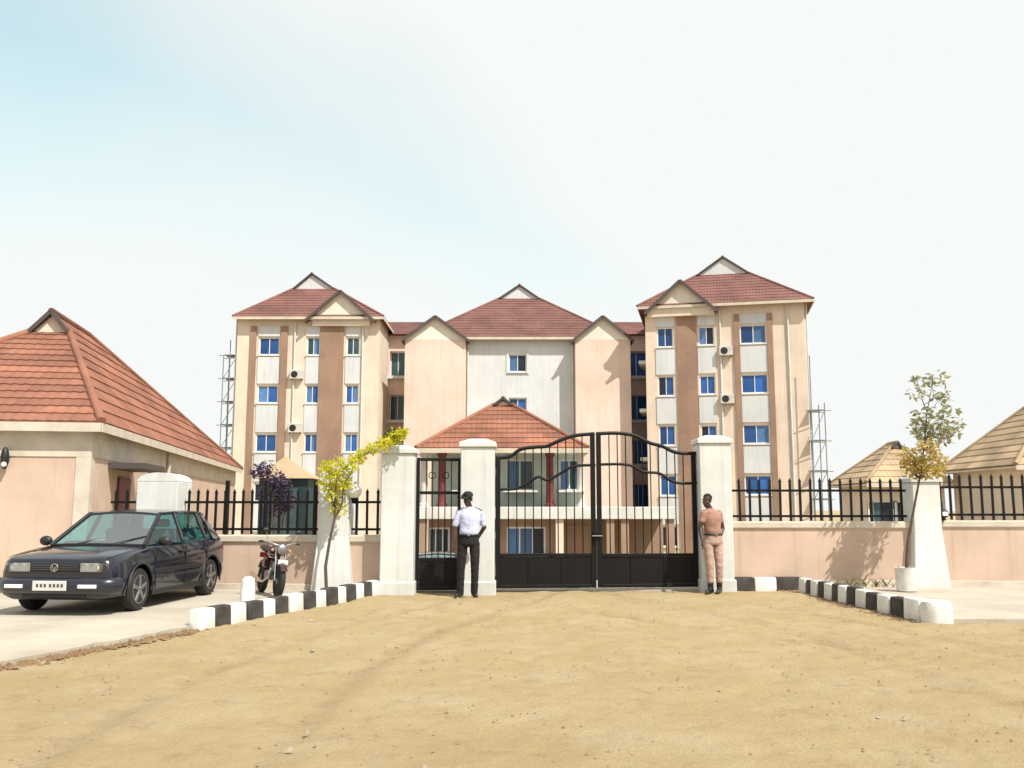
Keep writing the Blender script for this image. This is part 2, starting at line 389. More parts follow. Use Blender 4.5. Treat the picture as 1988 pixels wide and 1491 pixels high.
# joints where the paint changes, read off the photograph from the near end to the gate
def on_line(px, a, b2):
    r = (px - CX) / F
    lo, hi = 0.0, 1.0
    f = lambda t: (lambda p: (p.x / (p.y*cT + (p.z-H)*sT)) - r)(a.lerp(b2, t))
    for _ in range(40):
        mid = (lo+hi)/2
        if f(lo)*f(mid) <= 0: hi = mid
        else: lo = mid
    p = a.lerp(b2, (lo+hi)/2); return (p.x, p.y)
jl = [374, 407, 440, 470, 501, 527, 553, 580, 604, 626, 648, 665, 685, 699, 716, 730, 742]
kerb_run(kr, [on_line(p, k0, k1) for p in jl], (M_kwhite, M_kblack))
kr2 = tag(empty('kerb'), 'black and white painted kerb curving from the right gate pillar', 'kerb', kind='structure')
jr = [1795, 1764, 1738, 1714, 1692, 1671, 1654, 1637, 1623, 1607, 1596, 1583, 1572, 1560]
off = Vector((-.1, 0, 0))
kerb_run(kr2, [on_line(p, rk0+off, rk1+off) for p in jr][::1], (M_kwhite, M_kblack), ht=.27)
mb = MB(); mb.lathe([(.20,-.15),(.2,.2),(.17,.27),(.08,.29)], 16); o = mb.build('kerb_end', M_kwhite, kr2, smooth=40); q = on_line(1795, rk0+off, rk1+off); o.location = (q[0]+.12, q[1]-.1, 0)
yk = rk1.y + .05
jx = [at(p, 1140, yk).x for p in (1556, 1506, 1463, 1418)]
kerb_run(kr2, [(x, yk) for x in jx], (M_kblack, M_kwhite), ht=.24)

# ------------------------------------------------------------------ boundary walls, pillars, fences, gates
def wallseg(label, a, b2, zt, th=.22):
    a = Vector((*a, 0)); b2 = Vector((*b2, 0)); L = (b2-a).length; ang = math.atan2(b2.y-a.y, b2.x-a.x)
    r = tag(empty('boundary_wall', a, ang), label, 'wall')
    MB().box(0, L, 0, th, -.6, zt-.13).build('wall_body', M_wall, r)
    MB().box(0, L, -.04, th+.04, zt-.13, zt).build('coping', M_coping, r, bevel=.02)
    MB().box(0, L, -.025, -.002, -.1, .16).build('plinth', M_coping, r, bevel=.008)
    return r
def pillar(label, x, y, wd, zt, style='flat', m=None, plinth=True, flare=0):
    r = tag(empty('gate_pillar', (x, y, 0)), label, 'pillar'); h = wd/2; m = m or M_white
    MB().box(-h, h, -h, h, -.3, zt-.14).build('shaft', m, r, bevel=.015)
    if style == 'flat':
        mb = MB().box(-h-.035, h+.035, -h-.035, h+.035, zt-.14, zt-.05); mb.build('cap', m, r, bevel=.012)
        MB().add([(-h-.02,-h-.02,zt-.05),(h+.02,-h-.02,zt-.05),(h+.02,h+.02,zt-.05),(-h-.02,h+.02,zt-.05),(-h*.5,-h*.5,zt+.02),(h*.5,-h*.5,zt+.02),(h*.5,h*.5,zt+.02),(-h*.5,h*.5,zt+.02)],
            [(3,2,1,0),(4,5,6,7),(0,1,5,4),(1,2,6,5),(2,3,7,6),(3,0,4,7)]).build('cap_top', m, r)
    else:
        prof = [(-h, zt-.14)] + [(h*math.cos(math.pi*(1-i/10))*1.0, zt-.14 + .16*math.sin(math.pi*i/10)) for i in range(1, 10)] + [(h, zt-.14)]
        MB().prism(prof, -h, h).build('rounded_cap', m, r, smooth=40)
    if flare:
        a, b2 = h+flare, h+.004
        MB().add([(x*a, y*a, -.1) for x, y in ((-1,-1),(1,-1),(1,1),(-1,1))] + [(x*b2, y*b2, 1.0) for x, y in ((-1,-1),(1,-1),(1,1),(-1,1))], [(3,2,1,0),(4,5,6,7),(0,1,5,4),(1,2,6,5),(2,3,7,6),(3,0,4,7)]).build('flared_base', m, r, bevel=.01)
    elif plinth: MB().box(-h-.03, h+.03, -h-.03, h+.03, -.3, .22).build('plinth', m, r, bevel=.012)
    return r
GL, GM, GR = at(772, 1150, 16.75), at(927, 1150, 16.85), at(1389, 1140, 17.35)
pillar('white square pillar left of the narrow walk gate, half hidden by yellow leaves', GL.x, GL.y, .58, 2.60)
pillar('white square pillar behind the guard in the white shirt', GM.x, GM.y, .60, 2.72)
pillar('white square pillar behind the person in khaki uniform', GR.x, GR.y, .58, 2.82)
wl = lambda x: 17.25 - .055 * (x + 8)            # line of the left wall
def wlp(px, py): 
    p = at(px, py, 17.1); return p.x, wl(p.x)
pA = wlp(315, 1000); pB = wlp(655, 1000); pS = wlp(203, 1000)
pillar('wide white wall pillar with rounded top behind the dark hatchback', pA[0], pA[1], .74, 2.12, 'round')
pillar('white wall pillar behind the yellow-green sapling', pB[0], pB[1], .54, 2.30, 'round', flare=.1)
ZL = 1.02
wallseg('low tan boundary wall between the gatehouse and the rounded pillar', (pS[0], pS[1]-.11), (pA[0]-.37, pA[1]-.11), ZL)
wallseg('low tan boundary wall behind the parked motorcycle', (pA[0]+.37, pA[1]-.11), (pB[0]-.27, pB[1]-.11), ZL)
wallseg('short tan boundary wall between sapling and left gate pillar', (pB[0]+.27, pB[1]-.11), (GL.x-.29, wl(GL.x)-.11), ZL)
YR = 17.75
RP = at(1791, 1050, YR)
pillar('white wall pillar behind the thin sapling on the right', RP.x, YR-.02, .52, 2.12, 'flat', flare=.08)
wallseg('low tan boundary wall running right from the gate', (GR.x+.29, YR-.11), (RP.x-.26, YR-.11), 1.25)
wallseg('low tan boundary wall beyond the thin sapling', (RP.x+.26, YR-.11), (15, YR-.45), 1.27)

def fence(label, a, b2, z0, z1, pitch, posts=(), zr=(.12, .70)):
    a = Vector((*a, 0)); b2 = Vector((*b2, 0)); L = (b2-a).length; ang = math.atan2(b2.y-a.y, b2.x-a.x)
    r = tag(empty('iron_fence', a + Vector((0,0,z0)), ang), label, 'fence'); h = z1-z0
    for f in zr: MB().box(0, L, -.006, .006, h*f-.022, h*f+.022).build('rail', M_iron, r)
    mb = MB().box(-.021,.021,-.013,.013,.01,h*.93); mb.add([(-.032,-.014,h*.90),(.032,-.014,h*.90),(.032,.014,h*.90),(-.032,.014,h*.90),(0,0,h)], [(0,1,4),(1,2,4),(2,3,4),(3,0,4),(3,2,1,0)])
    me = mb.mesh('picket'); n = max(2, int(L/pitch))
    for i in range(n):
        o = link('picket', me, M_iron, r, ((i+.5)*L/n, -.021, random.uniform(-.008,.004)))
        o.rotation_euler = (0, random.uniform(-.012,.012), 0)
    for p in posts: MB().box(p-.03, p+.03, -.055, .03, 0, h*1.17).build('post', M_iron, r, bevel=.005)
    return r
cen = lambda p: (p[0], p[1])
fence('short black picket fence between gatehouse and rounded pillar', (pS[0]+.05, pS[1]), (pA[0]-.38, pA[1]), ZL, 1.86, .16)
La = Vector((pB[0]-.32-pA[0]-.38, pB[1]-pA[1])).length
fence('black picket fence above the wall behind the motorcycle', (pA[0]+.38, pA[1]), (pB[0]-.28, pB[1]), ZL, 1.86, .165, posts=(La*.32, La*.61, La*.975))
fence('narrow black picket fence between sapling and left gate pillar', (pB[0]+.28, pB[1]), (GL.x-.3, wl(GL.x)), ZL, 1.86, .155)
fence('black picket fence above the wall right of the gate', (GR.x+.3, YR), (RP.x-.27, YR), 1.25, 2.08, .185, posts=(.04,))
fence('black picket fence above the wall beyond the thin sapling', (RP.x+.27, YR), (15, YR-.34), 1.27, 2.16, .19)

# --- big double gate with waved rails; the leaves hang between the middle and right pillars
ga = Vector((GM.x+.32, GM.y+.12, 0)); gb = Vector((GR.x-.30, GR.y+.0, 0)); gang = math.atan2(gb.y-ga.y, gb.x-ga.x)
def gpt(px, py):
    s, z = hit(px, py, ga, gang); return s, z
def interp(pts, x):
    if x <= pts[0][0]: return pts[0][1]
    for (x0, z0), (x1, z1) in zip(pts, pts[1:]):
        if x <= x1: 
            t = (x-x0)/(x1-x0); return z0+(z1-z0)*t
    return pts[-1][1]
def smooth_curve(pts, n=40):
    out = []; m = len(pts)
    for i in range(m-1):
        p0 = pts[max(i-1,0)]; p1 = pts[i]; p2 = pts[i+1]; p3 = pts[min(i+2, m-1)]
        for k in range(8):
            t = k/8; out.append(tuple(.5*((2*p1[j]) + (-p0[j]+p2[j])*t + (2*p0[j]-5*p1[j]+4*p2[j]-p3[j])*t*t + (-p0[j]+3*p1[j]-3*p2[j]+p3[j])*t**3) for j in range(2)))
    out.append(pts[-1]); return out
def gate_leaf(label, px0, px1, top, mid, zb, name='gate_leaf', zp=(1078, 1142), bars=9, flip=False):
    s0, _ = gpt(px0, 1000); s1, _ = gpt(px1, 1000)
    r = tag(empty(name, ga + Vector((math.cos(gang)*s0, math.sin(gang)*s0, 0)), gang), label, 'gate')
    tp = smooth_curve([(gpt(*p)[0]-s0, gpt(*p)[1]) for p in top]); md = smooth_curve([(gpt(*p)[0]-s0, gpt(*p)[1]) for p in mid])
    W = s1-s0; z0 = .07; SW = .085; zpan = gpt(px0, zp[0])[1]
    tp[0] = (.0, tp[0][1]); tp[-1] = (W, tp[-1][1])
    for nm, cv, rad in (('top_rail', tp, .034), ('waved_rail', md, .026)):
        MB().tube([(x, 0, z) for x, z in cv], rad, 8).build(nm, M_iron, r, smooth=60)
    MB().box(0, SW, -.03, .03, z0, interp(tp, 0)+.02).build('stile', M_iron, r, bevel=.006)
    MB().box(W-SW, W, -.03, .03, z0, interp(tp, W)+.02).build('stile', M_iron, r, bevel=.006)
    MB().box(SW+.002, W-SW-.002, -.026, .026, zpan-.03, zpan+.03).build('rail', M_iron, r, bevel=.006)
    MB().box(SW+.002, W-SW-.002, -.026, .026, z0, z0+.06).build('rail', M_iron, r, bevel=.006)
    MB().box(SW+.002, W-SW-.002, -.006, .006, z0+.062, zpan-.032).build('sheet_panel', M_ironp, r)
    for i in range(1, 3): MB().box(W*i/3-.02, W*i/3+.02, -.02, -.008, z0+.062, zpan-.032).build('panel_rib', M_iron, r)
    for z in (.35, zpan+.35, interp(tp, W if flip else 0)-.25): MB().tube([((W+.012 if flip else -.012),-.03,z-.06),((W+.012 if flip else -.012),-.03,z+.06)], .018, 8).build('hinge', M_metal, r, smooth=60)
    for i in range(bars):
        x = SW + (W-2*SW)*(i+1)/(bars+1)
        MB().tube([(x,0,zpan+.03),(x,0,interp(tp, x))], .011, 6).build('bar', M_iron, r, smooth=60)
    return r
gate_leaf('left leaf of the big black iron gate with waved rails', 962, 1156,
    [(962,889),(990,886),(1012,872),(1040,868),(1062,866),(1085,856),(1115,846),(1156,842)],
    [(962,950),(1000,949),(1025,938),(1045,926),(1064,932),(1090,918),(1115,905),(1156,903)], 0, bars=10)
gate_leaf('right leaf of the big black iron gate with waved rails', 1159, 1353,
    [(1159,842),(1200,841),(1232,846),(1262,860),(1285,866),(1305,876),(1325,880),(1353,880)],
    [(1159,902),(1200,901),(1225,904),(1250,916),(1280,919),(1300,932),(1320,938),(1353,938)], 0, bars=10, flip=True)
lk = tag(empty('gate_lock', ga + Vector((math.cos(gang)*gpt(1158,1000)[0], math.sin(gang)*gpt(1158,1000)[0]-.07, 1.0))), 'black lock box with hasp at the meeting stiles of the big gate', 'lock')
MB().box(-.06,.06,-.03,.025,-.08,.08).build('lock_box', M_iron, lk, bevel=.01); MB().tube([(-.09,-.045,0),(.09,-.045,0)], .012, 8).build('bolt', M_metal, lk)
# --- narrow walk gate
pa = Vector((GL.x+.30, GL.y+.08, 0)); pb = Vector((GM.x-.31, GM.y+.08, 0)); W = (pb-pa).length
r = tag(empty('walk_gate', pa, math.atan2(pb.y-pa.y, pb.x-pa.x)), 'narrow black iron walk gate beside the guard', 'gate')
zt = at(840, 889, 16.9).z; zm = at(840, 957, 16.9).z; zp = at(840, 1083, 16.9).z
for x in (0, W-.06): MB().box(x, x+.06, -.03, .03, .05, zt).build('stile', M_iron, r, bevel=.006)
for z in (zt-.06, zm-.025, zp-.05, .05): MB().box(.062, W-.062, -.026, .026, z, z+.055).build('rail', M_iron, r, bevel=.005)
MB().box(.062, W-.062, -.006, .006, .107, zp-.052).build('sheet_panel', M_ironp, r)
for i in range(5):
    x = .062 + (W-.124)*(i+1)/6; MB().tube([(x,0,zp),(x,0,zt-.05)], .010, 6).build('bar', M_iron, r, smooth=60)
for k in range(2):   # scroll rings in the top field
    pts = [((W*(.35+.3*k))+.06*math.cos(a*math.pi/8), 0, (zt+zm)/2+.06*math.sin(a*math.pi/8)) for a in range(17)]
    MB().tube(pts, .009, 6, caps=False).build('ring', M_iron, r, smooth=60)
# round lamp on the sapling pillar, black lamp on right wall
r = tag(empty('globe_lamp', (pB[0]+.36, pB[1]-.22, 1.62)), 'white globe lamp fixed beside the sapling pillar', 'lamp')
M_globe = mat('opal_globe', (.8,.8,.78), .25, .02)
MB().ball((0,0,.18), .13, 16, 12).build('globe', M_globe, r, smooth=80); MB().lathe([(.05,0),(.06,.05),(.05,.08)], 12).build('base', M_iron, r); MB().bar((0,0,.02),(0,.12,.02),.03,.03).build('bracket', M_iron, r)
q = at(1831, 998, YR-.2)
r = tag(empty('wall_lamp', (q.x, q.y, 1.27)), 'small black lamp on the coping right of the wall pillar', 'lamp')
MB().lathe([(.05,0),(.03,.03),(.03,.05),(.085,.07),(.095,.15),(.06,.2),(.02,.22)], 14).build('housing', M_black, r, smooth=50); MB().box(-.05,.05,-.1,-.085,.09,.16).build('lens', M_globe, r)

# ------------------------------------------------------------------ roofs with stone-coated tile panels
TILE = {}
def tile_mesh(pw, ch, m):
    key = (round(pw,3), round(ch,3), m.name)
    if key not in TILE:
        nw = 6; cols = nw*3; vs, fs = [], []
        top = ch*1.08
        for j, (y, zb2) in enumerate(((0, .0), (0, .034), (ch*.5, .024), (top, .006))):
            for i in range(cols+1):
                x = pw*i/cols; wv = .016*(.5-.5*math.cos(2*math.pi*i/3.0+.4))
                vs.append((x, y, zb2 + (wv if j else 0)))
        n = cols+1
        for j in range(3):
            for i in range(cols): fs.append((j*n+i, j*n+i+1, (j+1)*n+i+1, (j+1)*n+i))
        me = bpy.data.meshes.new('roof_tile'); me.from_pydata(vs, [], fs); me.materials.append(m); TILE[key] = me
    return TILE[key]
def tile_face(parent, poly, pw, ch, m, joined=False, org=None):
    """poly: eaveL, eaveR, then the rest counter-clockwise seen from outside; convex"""
    P = [Vector(p) for p in poly]; u = (P[1]-P[0]).normalized()
    nrm = (P[1]-P[0]).cross(P[-1]-P[0]).normalized(); v = nrm.cross(u); O_ = Vector(org) if org else P[0]
    uv = [((p-O_).dot(u), (p-O_).dot(v)) for p in P]
    umax, vmax = max(q[0] for q in uv), max(q[1] for q in uv); umin = min(q[0] for q in uv)
    base = tile_mesh(pw, ch, m); n = len(uv); jm = bmesh.new() if joined else None
    def inside(a, b2, tol=1e-4):
        for i in range(n):
            x0, y0 = uv[i]; x1, y1 = uv[(i+1)%n]
            if (x1-x0)*(b2-y0) - (y1-y0)*(a-x0) < -tol: return False
        return True
    rows = int(math.ceil(vmax/ch))
    for j in range(rows):
        off = (j % 2)*pw*.5
        for i in range(int((umin)/pw)-2, int(umax/pw)+2):
            a, b2 = i*pw+off, j*ch
            cs = [(a,b2+.01),(a+pw,b2+.01),(a,b2+ch*.98),(a+pw,b2+ch*.98)]
            ins = [inside(*c) for c in cs]
            M4 = Matrix.Translation(O_ + u*a + v*b2 + nrm*.012) @ Matrix((u, v, nrm)).transposed().to_4x4()
            if all(ins) and not joined:
                link('roof_tile', base, None, parent, basis=M4); continue
            bm = bmesh.new(); bm.from_mesh(base)
            if not all(ins):
                for k in range(n):
                    x0, y0 = uv[k]; x1, y1 = uv[(k+1)%n]
                    if k == 0: continue
                    nn = Vector((y1-y0, -(x1-x0), 0)).normalized()
                    bmesh.ops.bisect_plane(bm, geom=bm.verts[:]+bm.edges[:]+bm.faces[:], plane_co=Vector((x0-a, y0-b2, 0)), plane_no=nn, clear_outer=True)
                    if not bm.faces: break
            if bm.faces and sum(f.calc_area() for f in bm.faces) > .01:
                me = bpy.data.meshes.new('roof_tile'); 
                if joined:
                    bm.transform(M4); bm.to_mesh(me); jm.from_mesh(me); bpy.data.meshes.remove(me)
                else:
                    bm.to_mesh(me); me.materials.append(m); link('roof_tile', me, None, parent, basis=M4)
            bm.free()
    if joined:
        me = bpy.data.meshes.new('roof_tiles'); jm.to_mesh(me); jm.free()
        o = link('roof_tiles', me, m, parent); o['kind'] = 'stuff'
def gablet_roof(root, x0, x1, y0, y1, z, g, hg, rise, gb, m, mg, pw=1.15, ch=.38, joined=False, faces='frl', name='roof', trim=None, xr=None):
    """hip roof whose ridge runs back (y) from a small gable (gablet) at its front"""
    trim = trim or M_trim
    cx = (x0+x1)/2 if xr is None else xr; wl_, wr = cx-x0, x1-cx; k = 1-hg/rise
    FL, FR, BL, BR = (x0,y0,z), (x1,y0,z), (x0,y1,z), (x1,y1,z)
    GLp, GRp = (cx-wl_*k, y0+g, z+hg), (cx+wr*k, y0+g, z+hg); A, B = (cx, y0+g-.15, z+rise), (cx, y1-gb, z+rise)
    A2 = (cx, y0+g, z+rise)
    mb = MB(); v = [FL,FR,BR,BL,GLp,GRp,A2,B]
    mb.add(v, [(0,1,5,4),(1,2,7,6,5),(3,0,4,6,7),(2,3,7),(4,5,6),(3,2,1,0)])
    ro = mb.build(name, m, root)
    if 'f' in faces: tile_face(ro, [FL, FR, GRp, GLp], pw, ch, m, joined)
    if 'r' in faces:
        tile_face(ro, [(x1,y0+g,z), BR, B, A2], pw, ch, m, joined, FR); tile_face(ro, [FR, (x1,y0+g,z), GRp], pw, ch, m, joined, FR)
    if 'l' in faces:
        tile_face(ro, [BL, (x0,y0+g,z), A2, B], pw, ch, m, joined, FL); tile_face(ro, [(x0,y0+g,z), FL, GLp], pw, ch, m, joined, FL)
    if 'b' in faces: tile_face(ro, [BR, BL, B], pw, ch, m, joined)
    up = .045
    for nm, a, b2 in (('hip_cap', FL, GLp), ('hip_cap', FR, GRp), ('hip_cap', BR, B), ('hip_cap', BL, B), ('ridge_cap', A, B)):
        a = Vector(a)+Vector((0,0,up)); b2 = Vector(b2)+Vector((0,0,up))
        MB().tube([a, b2], .085, 8).build(nm, m, ro, smooth=60)
    # gablet: pale wall with dark barge edges, and eave fascia boards
    gw = MB(); gw.prism([(GLp[0]+.05, z+hg), (GRp[0]-.05, z+hg), (cx, z+rise-.06)], y0+g-.06, y0+g-.02); gw.build('gablet_wall', mg, ro)
    for e in (GLp, GRp): MB().bar((e[0], y0+g-.12, e[2]+.02), (cx, y0+g-.12, z+rise+.04), .16, .09).build('bargeboard', trim, ro)
    fb = MB(); t = .03
    fb.box(x0, x1, y0-t, y0-.004, z-.16, z+.01); fb.build('fascia', M_coping, ro)
    MB().box(x1+.004, x1+t, y0, y1, z-.16, z+.01).build('fascia', M_coping, ro)
    return ro
def gable_dormer(root, x0, x1, y0, yb, z, rise, m, wallm, depth=.25, ov=.3):
    """cross gable: pale triangular wall, dark bargeboards, two tile slopes running back into the main roof"""
    cx = (x0+x1)/2; s = rise/((x1-x0)/2)
    wl_ = MB().prism([(x0,z),(x1,z),(cx,z+rise)], y0, y0+depth); wl_.build('gable_wall', M_gable, root)
    ro = MB(); e = ov
    ro.add([(x0-e,y0-e,z-e*s),(cx,y0-e,z+rise),(cx,yb,z+rise),(x0-e,yb,z-e*s),(x1+e,y0-e,z-e*s),(x1+e,yb,z-e*s),
            (x0-e,y0-e,z-e*s+.1),(cx,y0-e,z+rise+.1),(cx,yb,z+rise+.1),(x0-e,yb,z-e*s+.1),(x1+e,y0-e,z-e*s+.1),(x1+e,yb,z-e*s+.1)],
           [(0,1,2,3),(1,4,5,2),(6,9,8,7),(7,8,11,10),(0,6,7,1),(1,7,10,4),(3,2,8,9),(2,5,11,8),(0,3,9,6),(4,10,11,5)])
    r = ro.build('dormer_roof', m, root)
    for a in (x0-e, x1+e): MB().bar((a, y0-e-.03, z-e*s+.03), (cx, y0-e-.03, z+rise+.05), .05, .17).build('bargeboard', M_trim, r)
    return r

# ------------------------------------------------------------------ windows and facades
WM = {}
def window(parent, x, z, wd, ht, y=.12, pane=None, sill=True, mull=1, fr=.07):
    pane = pane or M_pane
    key = (round(wd,2), round(ht,2), mull, pane.name, fr)
    if key not in WM:
        a, b2 = wd/2, ht/2; f = MB()
        for q in ((-a,-a+fr,-b2,b2),(a-fr,a,-b2,b2),(-a+fr,a-fr,-b2,-b2+fr),(-a+fr,a-fr,b2-fr,b2)): f.box(q[0],q[1],-.05,.03,q[2],q[3])
        for k in range(mull):
            xm = -a + wd*(k+1)/(mull+1); f.box(xm-.022, xm+.022, -.045, .02, -b2+fr, b2-fr)
        fm = f.mesh('window'); fm.materials.append(M_frame)
        pm = []
        for mm in (pane, M_pane2, M_pane3):
            q = MB().box(0, (wd-2*fr)/(mull+1)-.044, -.006, .006, -b2+fr, b2-fr).mesh('pane'); q.materials.append(mm); pm.append(q)
        sm = MB().box(-a-.08, a+.08, -y-.09, .0, -b2-.07, -b2-.003).mesh('sill'); sm.materials.append(M_white)
        WM[key] = (fm, pm, sm)
    fm, pm, sm = WM[key]
    o = link('window', fm, None, parent, (x, y, z))
    step = (wd-2*fr)/(mull+1)
    for k in range(mull+1): link('pane', pm[random.choices((0,1,2), (7,1.6,1.4))[0]], None, o, (-wd/2+fr+k*step+.022, .0, 0))
    if sill: link('sill', sm, None, o, (0,0,0))
    return o
def facade(root, name, x0, x1, z0, z1, depth, holes, m, rev=.16):
    """box wall with real window openings in its front (y = 0); holes are (xc, zc, w, h)"""
    H4 = [(a-b2/2, a+b2/2, c-d2/2, c+d2/2) for a, c, b2, d2 in holes]
    xs = sorted({x0, x1} | {q for h in H4 for q in h[:2]}); zs = sorted({z0, z1} | {q for h in H4 for q in h[2:]})
    mb = MB()
    for i in range(len(xs)-1):
        for j in range(len(zs)-1):
            xm, zm = (xs[i]+xs[i+1])/2, (zs[j]+zs[j+1])/2
            if any(h[0] < xm < h[1] and h[2] < zm < h[3] for h in H4): continue
            mb.add([(xs[i],0,zs[j]),(xs[i+1],0,zs[j]),(xs[i+1],0,zs[j+1]),(xs[i],0,zs[j+1])], [(0,1,2,3)])
    for a, b2, c, d2 in H4:
        q = [(a,c),(b2,c),(b2,d2),(a,d2)]
        for k in range(4):
            p, s = q[k], q[(k+1)%4]
            mb.add([(p[0],0,p[1]),(s[0],0,s[1]),(s[0],rev,s[1]),(p[0],rev,p[1])], [(3,2,1,0)])
        mb.add([(a,rev,c),(b2,rev,c),(b2,rev,d2),(a,rev,d2)], [(0,1,2,3)])
    mb.add([(x0,0,z0),(x0,depth,z0),(x0,depth,z1),(x0,0,z1)], [(0,1,2,3)]); mb.add([(x1,0,z0),(x1,depth,z0),(x1,depth,z1),(x1,0,z1)], [(3,2,1,0)])
    mb.add([(x0,depth,z0),(x1,depth,z0),(x1,depth,z1),(x0,depth,z1)], [(3,2,1,0)]); mb.add([(x0,0,z1),(x1,0,z1),(x1,depth,z1),(x0,depth,z1)], [(0,1,2,3)])
    return mb.build(name, m, root, recalc=False)
def ac_unit(root, x, y, z):
    o = MB().box(-.4,.4,-.34,0,-.28,.28).build('air_conditioner', M_acunit, root, (x,y,z), bevel=.02)
    MB().lathe([(.21,-.347),(.21,-.352)], 16, (-.1,0,0), 'y').build('fan_grille', M_black, o)
    for s in (-.3,.3): MB().bar((s,-.3,-.31),(s,.0,-.31),.03,.03).build('bracket', M_iron, o)
def pipe(root, x, y, z0, z1): MB().tube([(x,y,z0),(x,y,z1)], .055, 8).build('drain_pipe', M_white, root, smooth=60)
ZB = -2.6

# --- left apartment block
O = at(462, 625, 57); root = tag(empty('apartment_block', (O.x, 57, 0)), 'five-storey cream block on the left with brown strips and red hipped roof', 'building')
hx = lambda px, py=690: hit(px, py, (O.x, 57), 0)[0]
hz = lambda py, px=560: hit(px, py, (O.x, 57), 0)[1]
Wd = hx(737, 625); ze = hz(618); rows = [hz(672)-3.02*i for i in range(5)]
cols = [(hx(522), 1.28, 1.12, 1, M_pane), (hx(608), .82, 1.15, 1, M_panegr), (hx(685), .82, 1.15, 1, M_panegr)]
holes = [(c[0], z, c[1], c[2]) for c in cols for z in rows]
facade(root, 'wall', 0, Wd, ZB, ze, 11, holes, M_yellow)
for j, z in enumerate(rows):
    for i, c in enumerate(cols): window(root, c[0], z, c[1], c[2], pane=c[4] if j == 0 else M_pane, mull=c[3])
for a, b2 in ((486,497),(545,558),(621,667)):
    MB().box(hx(a), hx(b2), -.12, -.003, ZB, hz(634)).build('brown_strip', M_brown, root)
for c, wd in ((cols[0][0], 1.34), (cols[1][0], .9), (cols[2][0], .9)):
    for j, z in enumerate(rows[:-1]): MB().box(c-wd/2, c+wd/2, -.05, -.003, rows[j+1]+.66, z-.68).build('spandrel_panel', M_palebl, root)
    MB().box(c-wd/2, c+wd/2, -.05, -.003, rows[0]+.62, hz(634)).build('spandrel_panel', M_palebl, root)
gablet_roof(root, -.2, Wd+.3, -.5, 11.5, ze, 3.3, hz(556)-ze+.50, hz(530)-ze+.62, 3.3, M_tile_rd, M_palebl, joined=True, faces='flr', xr=Wd*.5-.5)
gable_dormer(root, hx(603,612), hx(722,612), -.35, 5, ze-.12, hz(568)-ze+.05, M_tile_rd, M_yellow, ov=.25)
MB().box(hx(607), hx(718), -.34, -.003, hz(634)+.003, ze).build('bay_head', M_yellow, root)
for z in (rows[1]+1.2, rows[2]+.9): ac_unit(root, hx(578), -.003, z)
pipe(root, -.14, .3, ZB, ze); pipe(root, hx(572), -.08, ZB, ze-.3); pipe(root, hx(704), -.08, ZB, ze-.3)
# right-hand side face of this block: balconies with dark openings
for z in rows:
    MB().box(Wd+.003, Wd+.05, 5.4, 7.6, z-1.0, z+.9).build('dark_doorway', M_panegr, root)
    MB().box(Wd+.003, Wd+.9, 5.0, 8.0, z-1.25, z-1.08).build('balcony_slab', M_white, root)
    MB().box(Wd+.85, Wd+.9, 5.0, 8.0, z-1.08, z-.2).build('balcony_rail', M_iron, root)

# --- right apartment block, turned a little so that its right end stands nearer
O2 = at(1252, 605, 56); ANG = R(-12); root = tag(empty('apartment_block', (O2.x, 56, 0), ANG), 'five-storey cream block on the right with blue windows and brown strips', 'building')
hx = lambda px, py=650: hit(px, py, O2, ANG)[0]
hz = lambda py, px=1400: hit(px, py, O2, ANG)[1]
Wd = hx(1562, 610); ze = hz(592, 1400); z1 = hit(1290, 655, O2, ANG)[1]; rows = [z1-3.0*i for i in range(5)]
cols = [(hx(1291), .98, 1.22), (hx(1371), .95, 1.15), (hx(1462), 1.55, 1.15)]
holes = [(c[0], z, c[1], c[2]) for c in cols for z in rows]
facade(root, 'wall', 0, Wd, ZB, ze, 11, holes, M_cream)
for z in rows:
    for i, c in enumerate(cols): window(root, c[0], z, c[1], c[2], pane=M_pane, mull=1)
for a, b2 in ((1314,1352),(1425,1436),(1489,1500)):
    MB().box(hx(a), hx(b2), -.12, -.003, ZB, hz(612)).build('brown_strip', M_brown, root)
for c, wd in ((cols[0][0], 1.15), (cols[1][0], 1.05), (cols[2][0], 1.62)):
    for j, z in enumerate(rows[:-1]): MB().box(c-wd/2, c+wd/2, -.05, -.003, rows[j+1]+.70, z-.72).build('spandrel_panel', M_palebl, root)
    MB().box(c-wd/2, c+wd/2, -.05, -.003, rows[0]+.65, hz(612)).build('spandrel_panel', M_palebl, root)
gablet_roof(root, -.45, Wd+.5, -.5, 11.5, ze, 3.0, hz(527)-ze+.42, hz(497)-ze+.55, 3.3, M_tile_rd, M_palebl, joined=True, faces='flr', xr=hx(1408, 520)-.1)
gable_dormer(root, hx(1262,600), hx(1382,600), -.4, 5, hz(600), hz(551, 1322)-hz(600), M_tile_rd, M_yellow, ov=.3)
MB().box(hx(1258), hx(1388), -.38, -.003, hz(612)+.003, ze-.01).build('bay_head', M_yellow, root)
for z in (rows[0]-1.0, rows[1]-.9): ac_unit(root, hx(1408), -.003, z)
pipe(root, Wd+.12, .25, ZB, ze); pipe(root, hx(1530), -.08, ZB, ze-.3); pipe(root, hx(1398), -.08, ZB, ze-.3)
for z in rows:
    MB().box(-.06, -.003, 1.2, 3.4, z-1.2, z+.9).build('dark_doorway', M_pane, root)
    MB().box(-.5, -.003, .9, 3.7, z-1.45, z-1.25).build('balcony_slab', M_white, root)

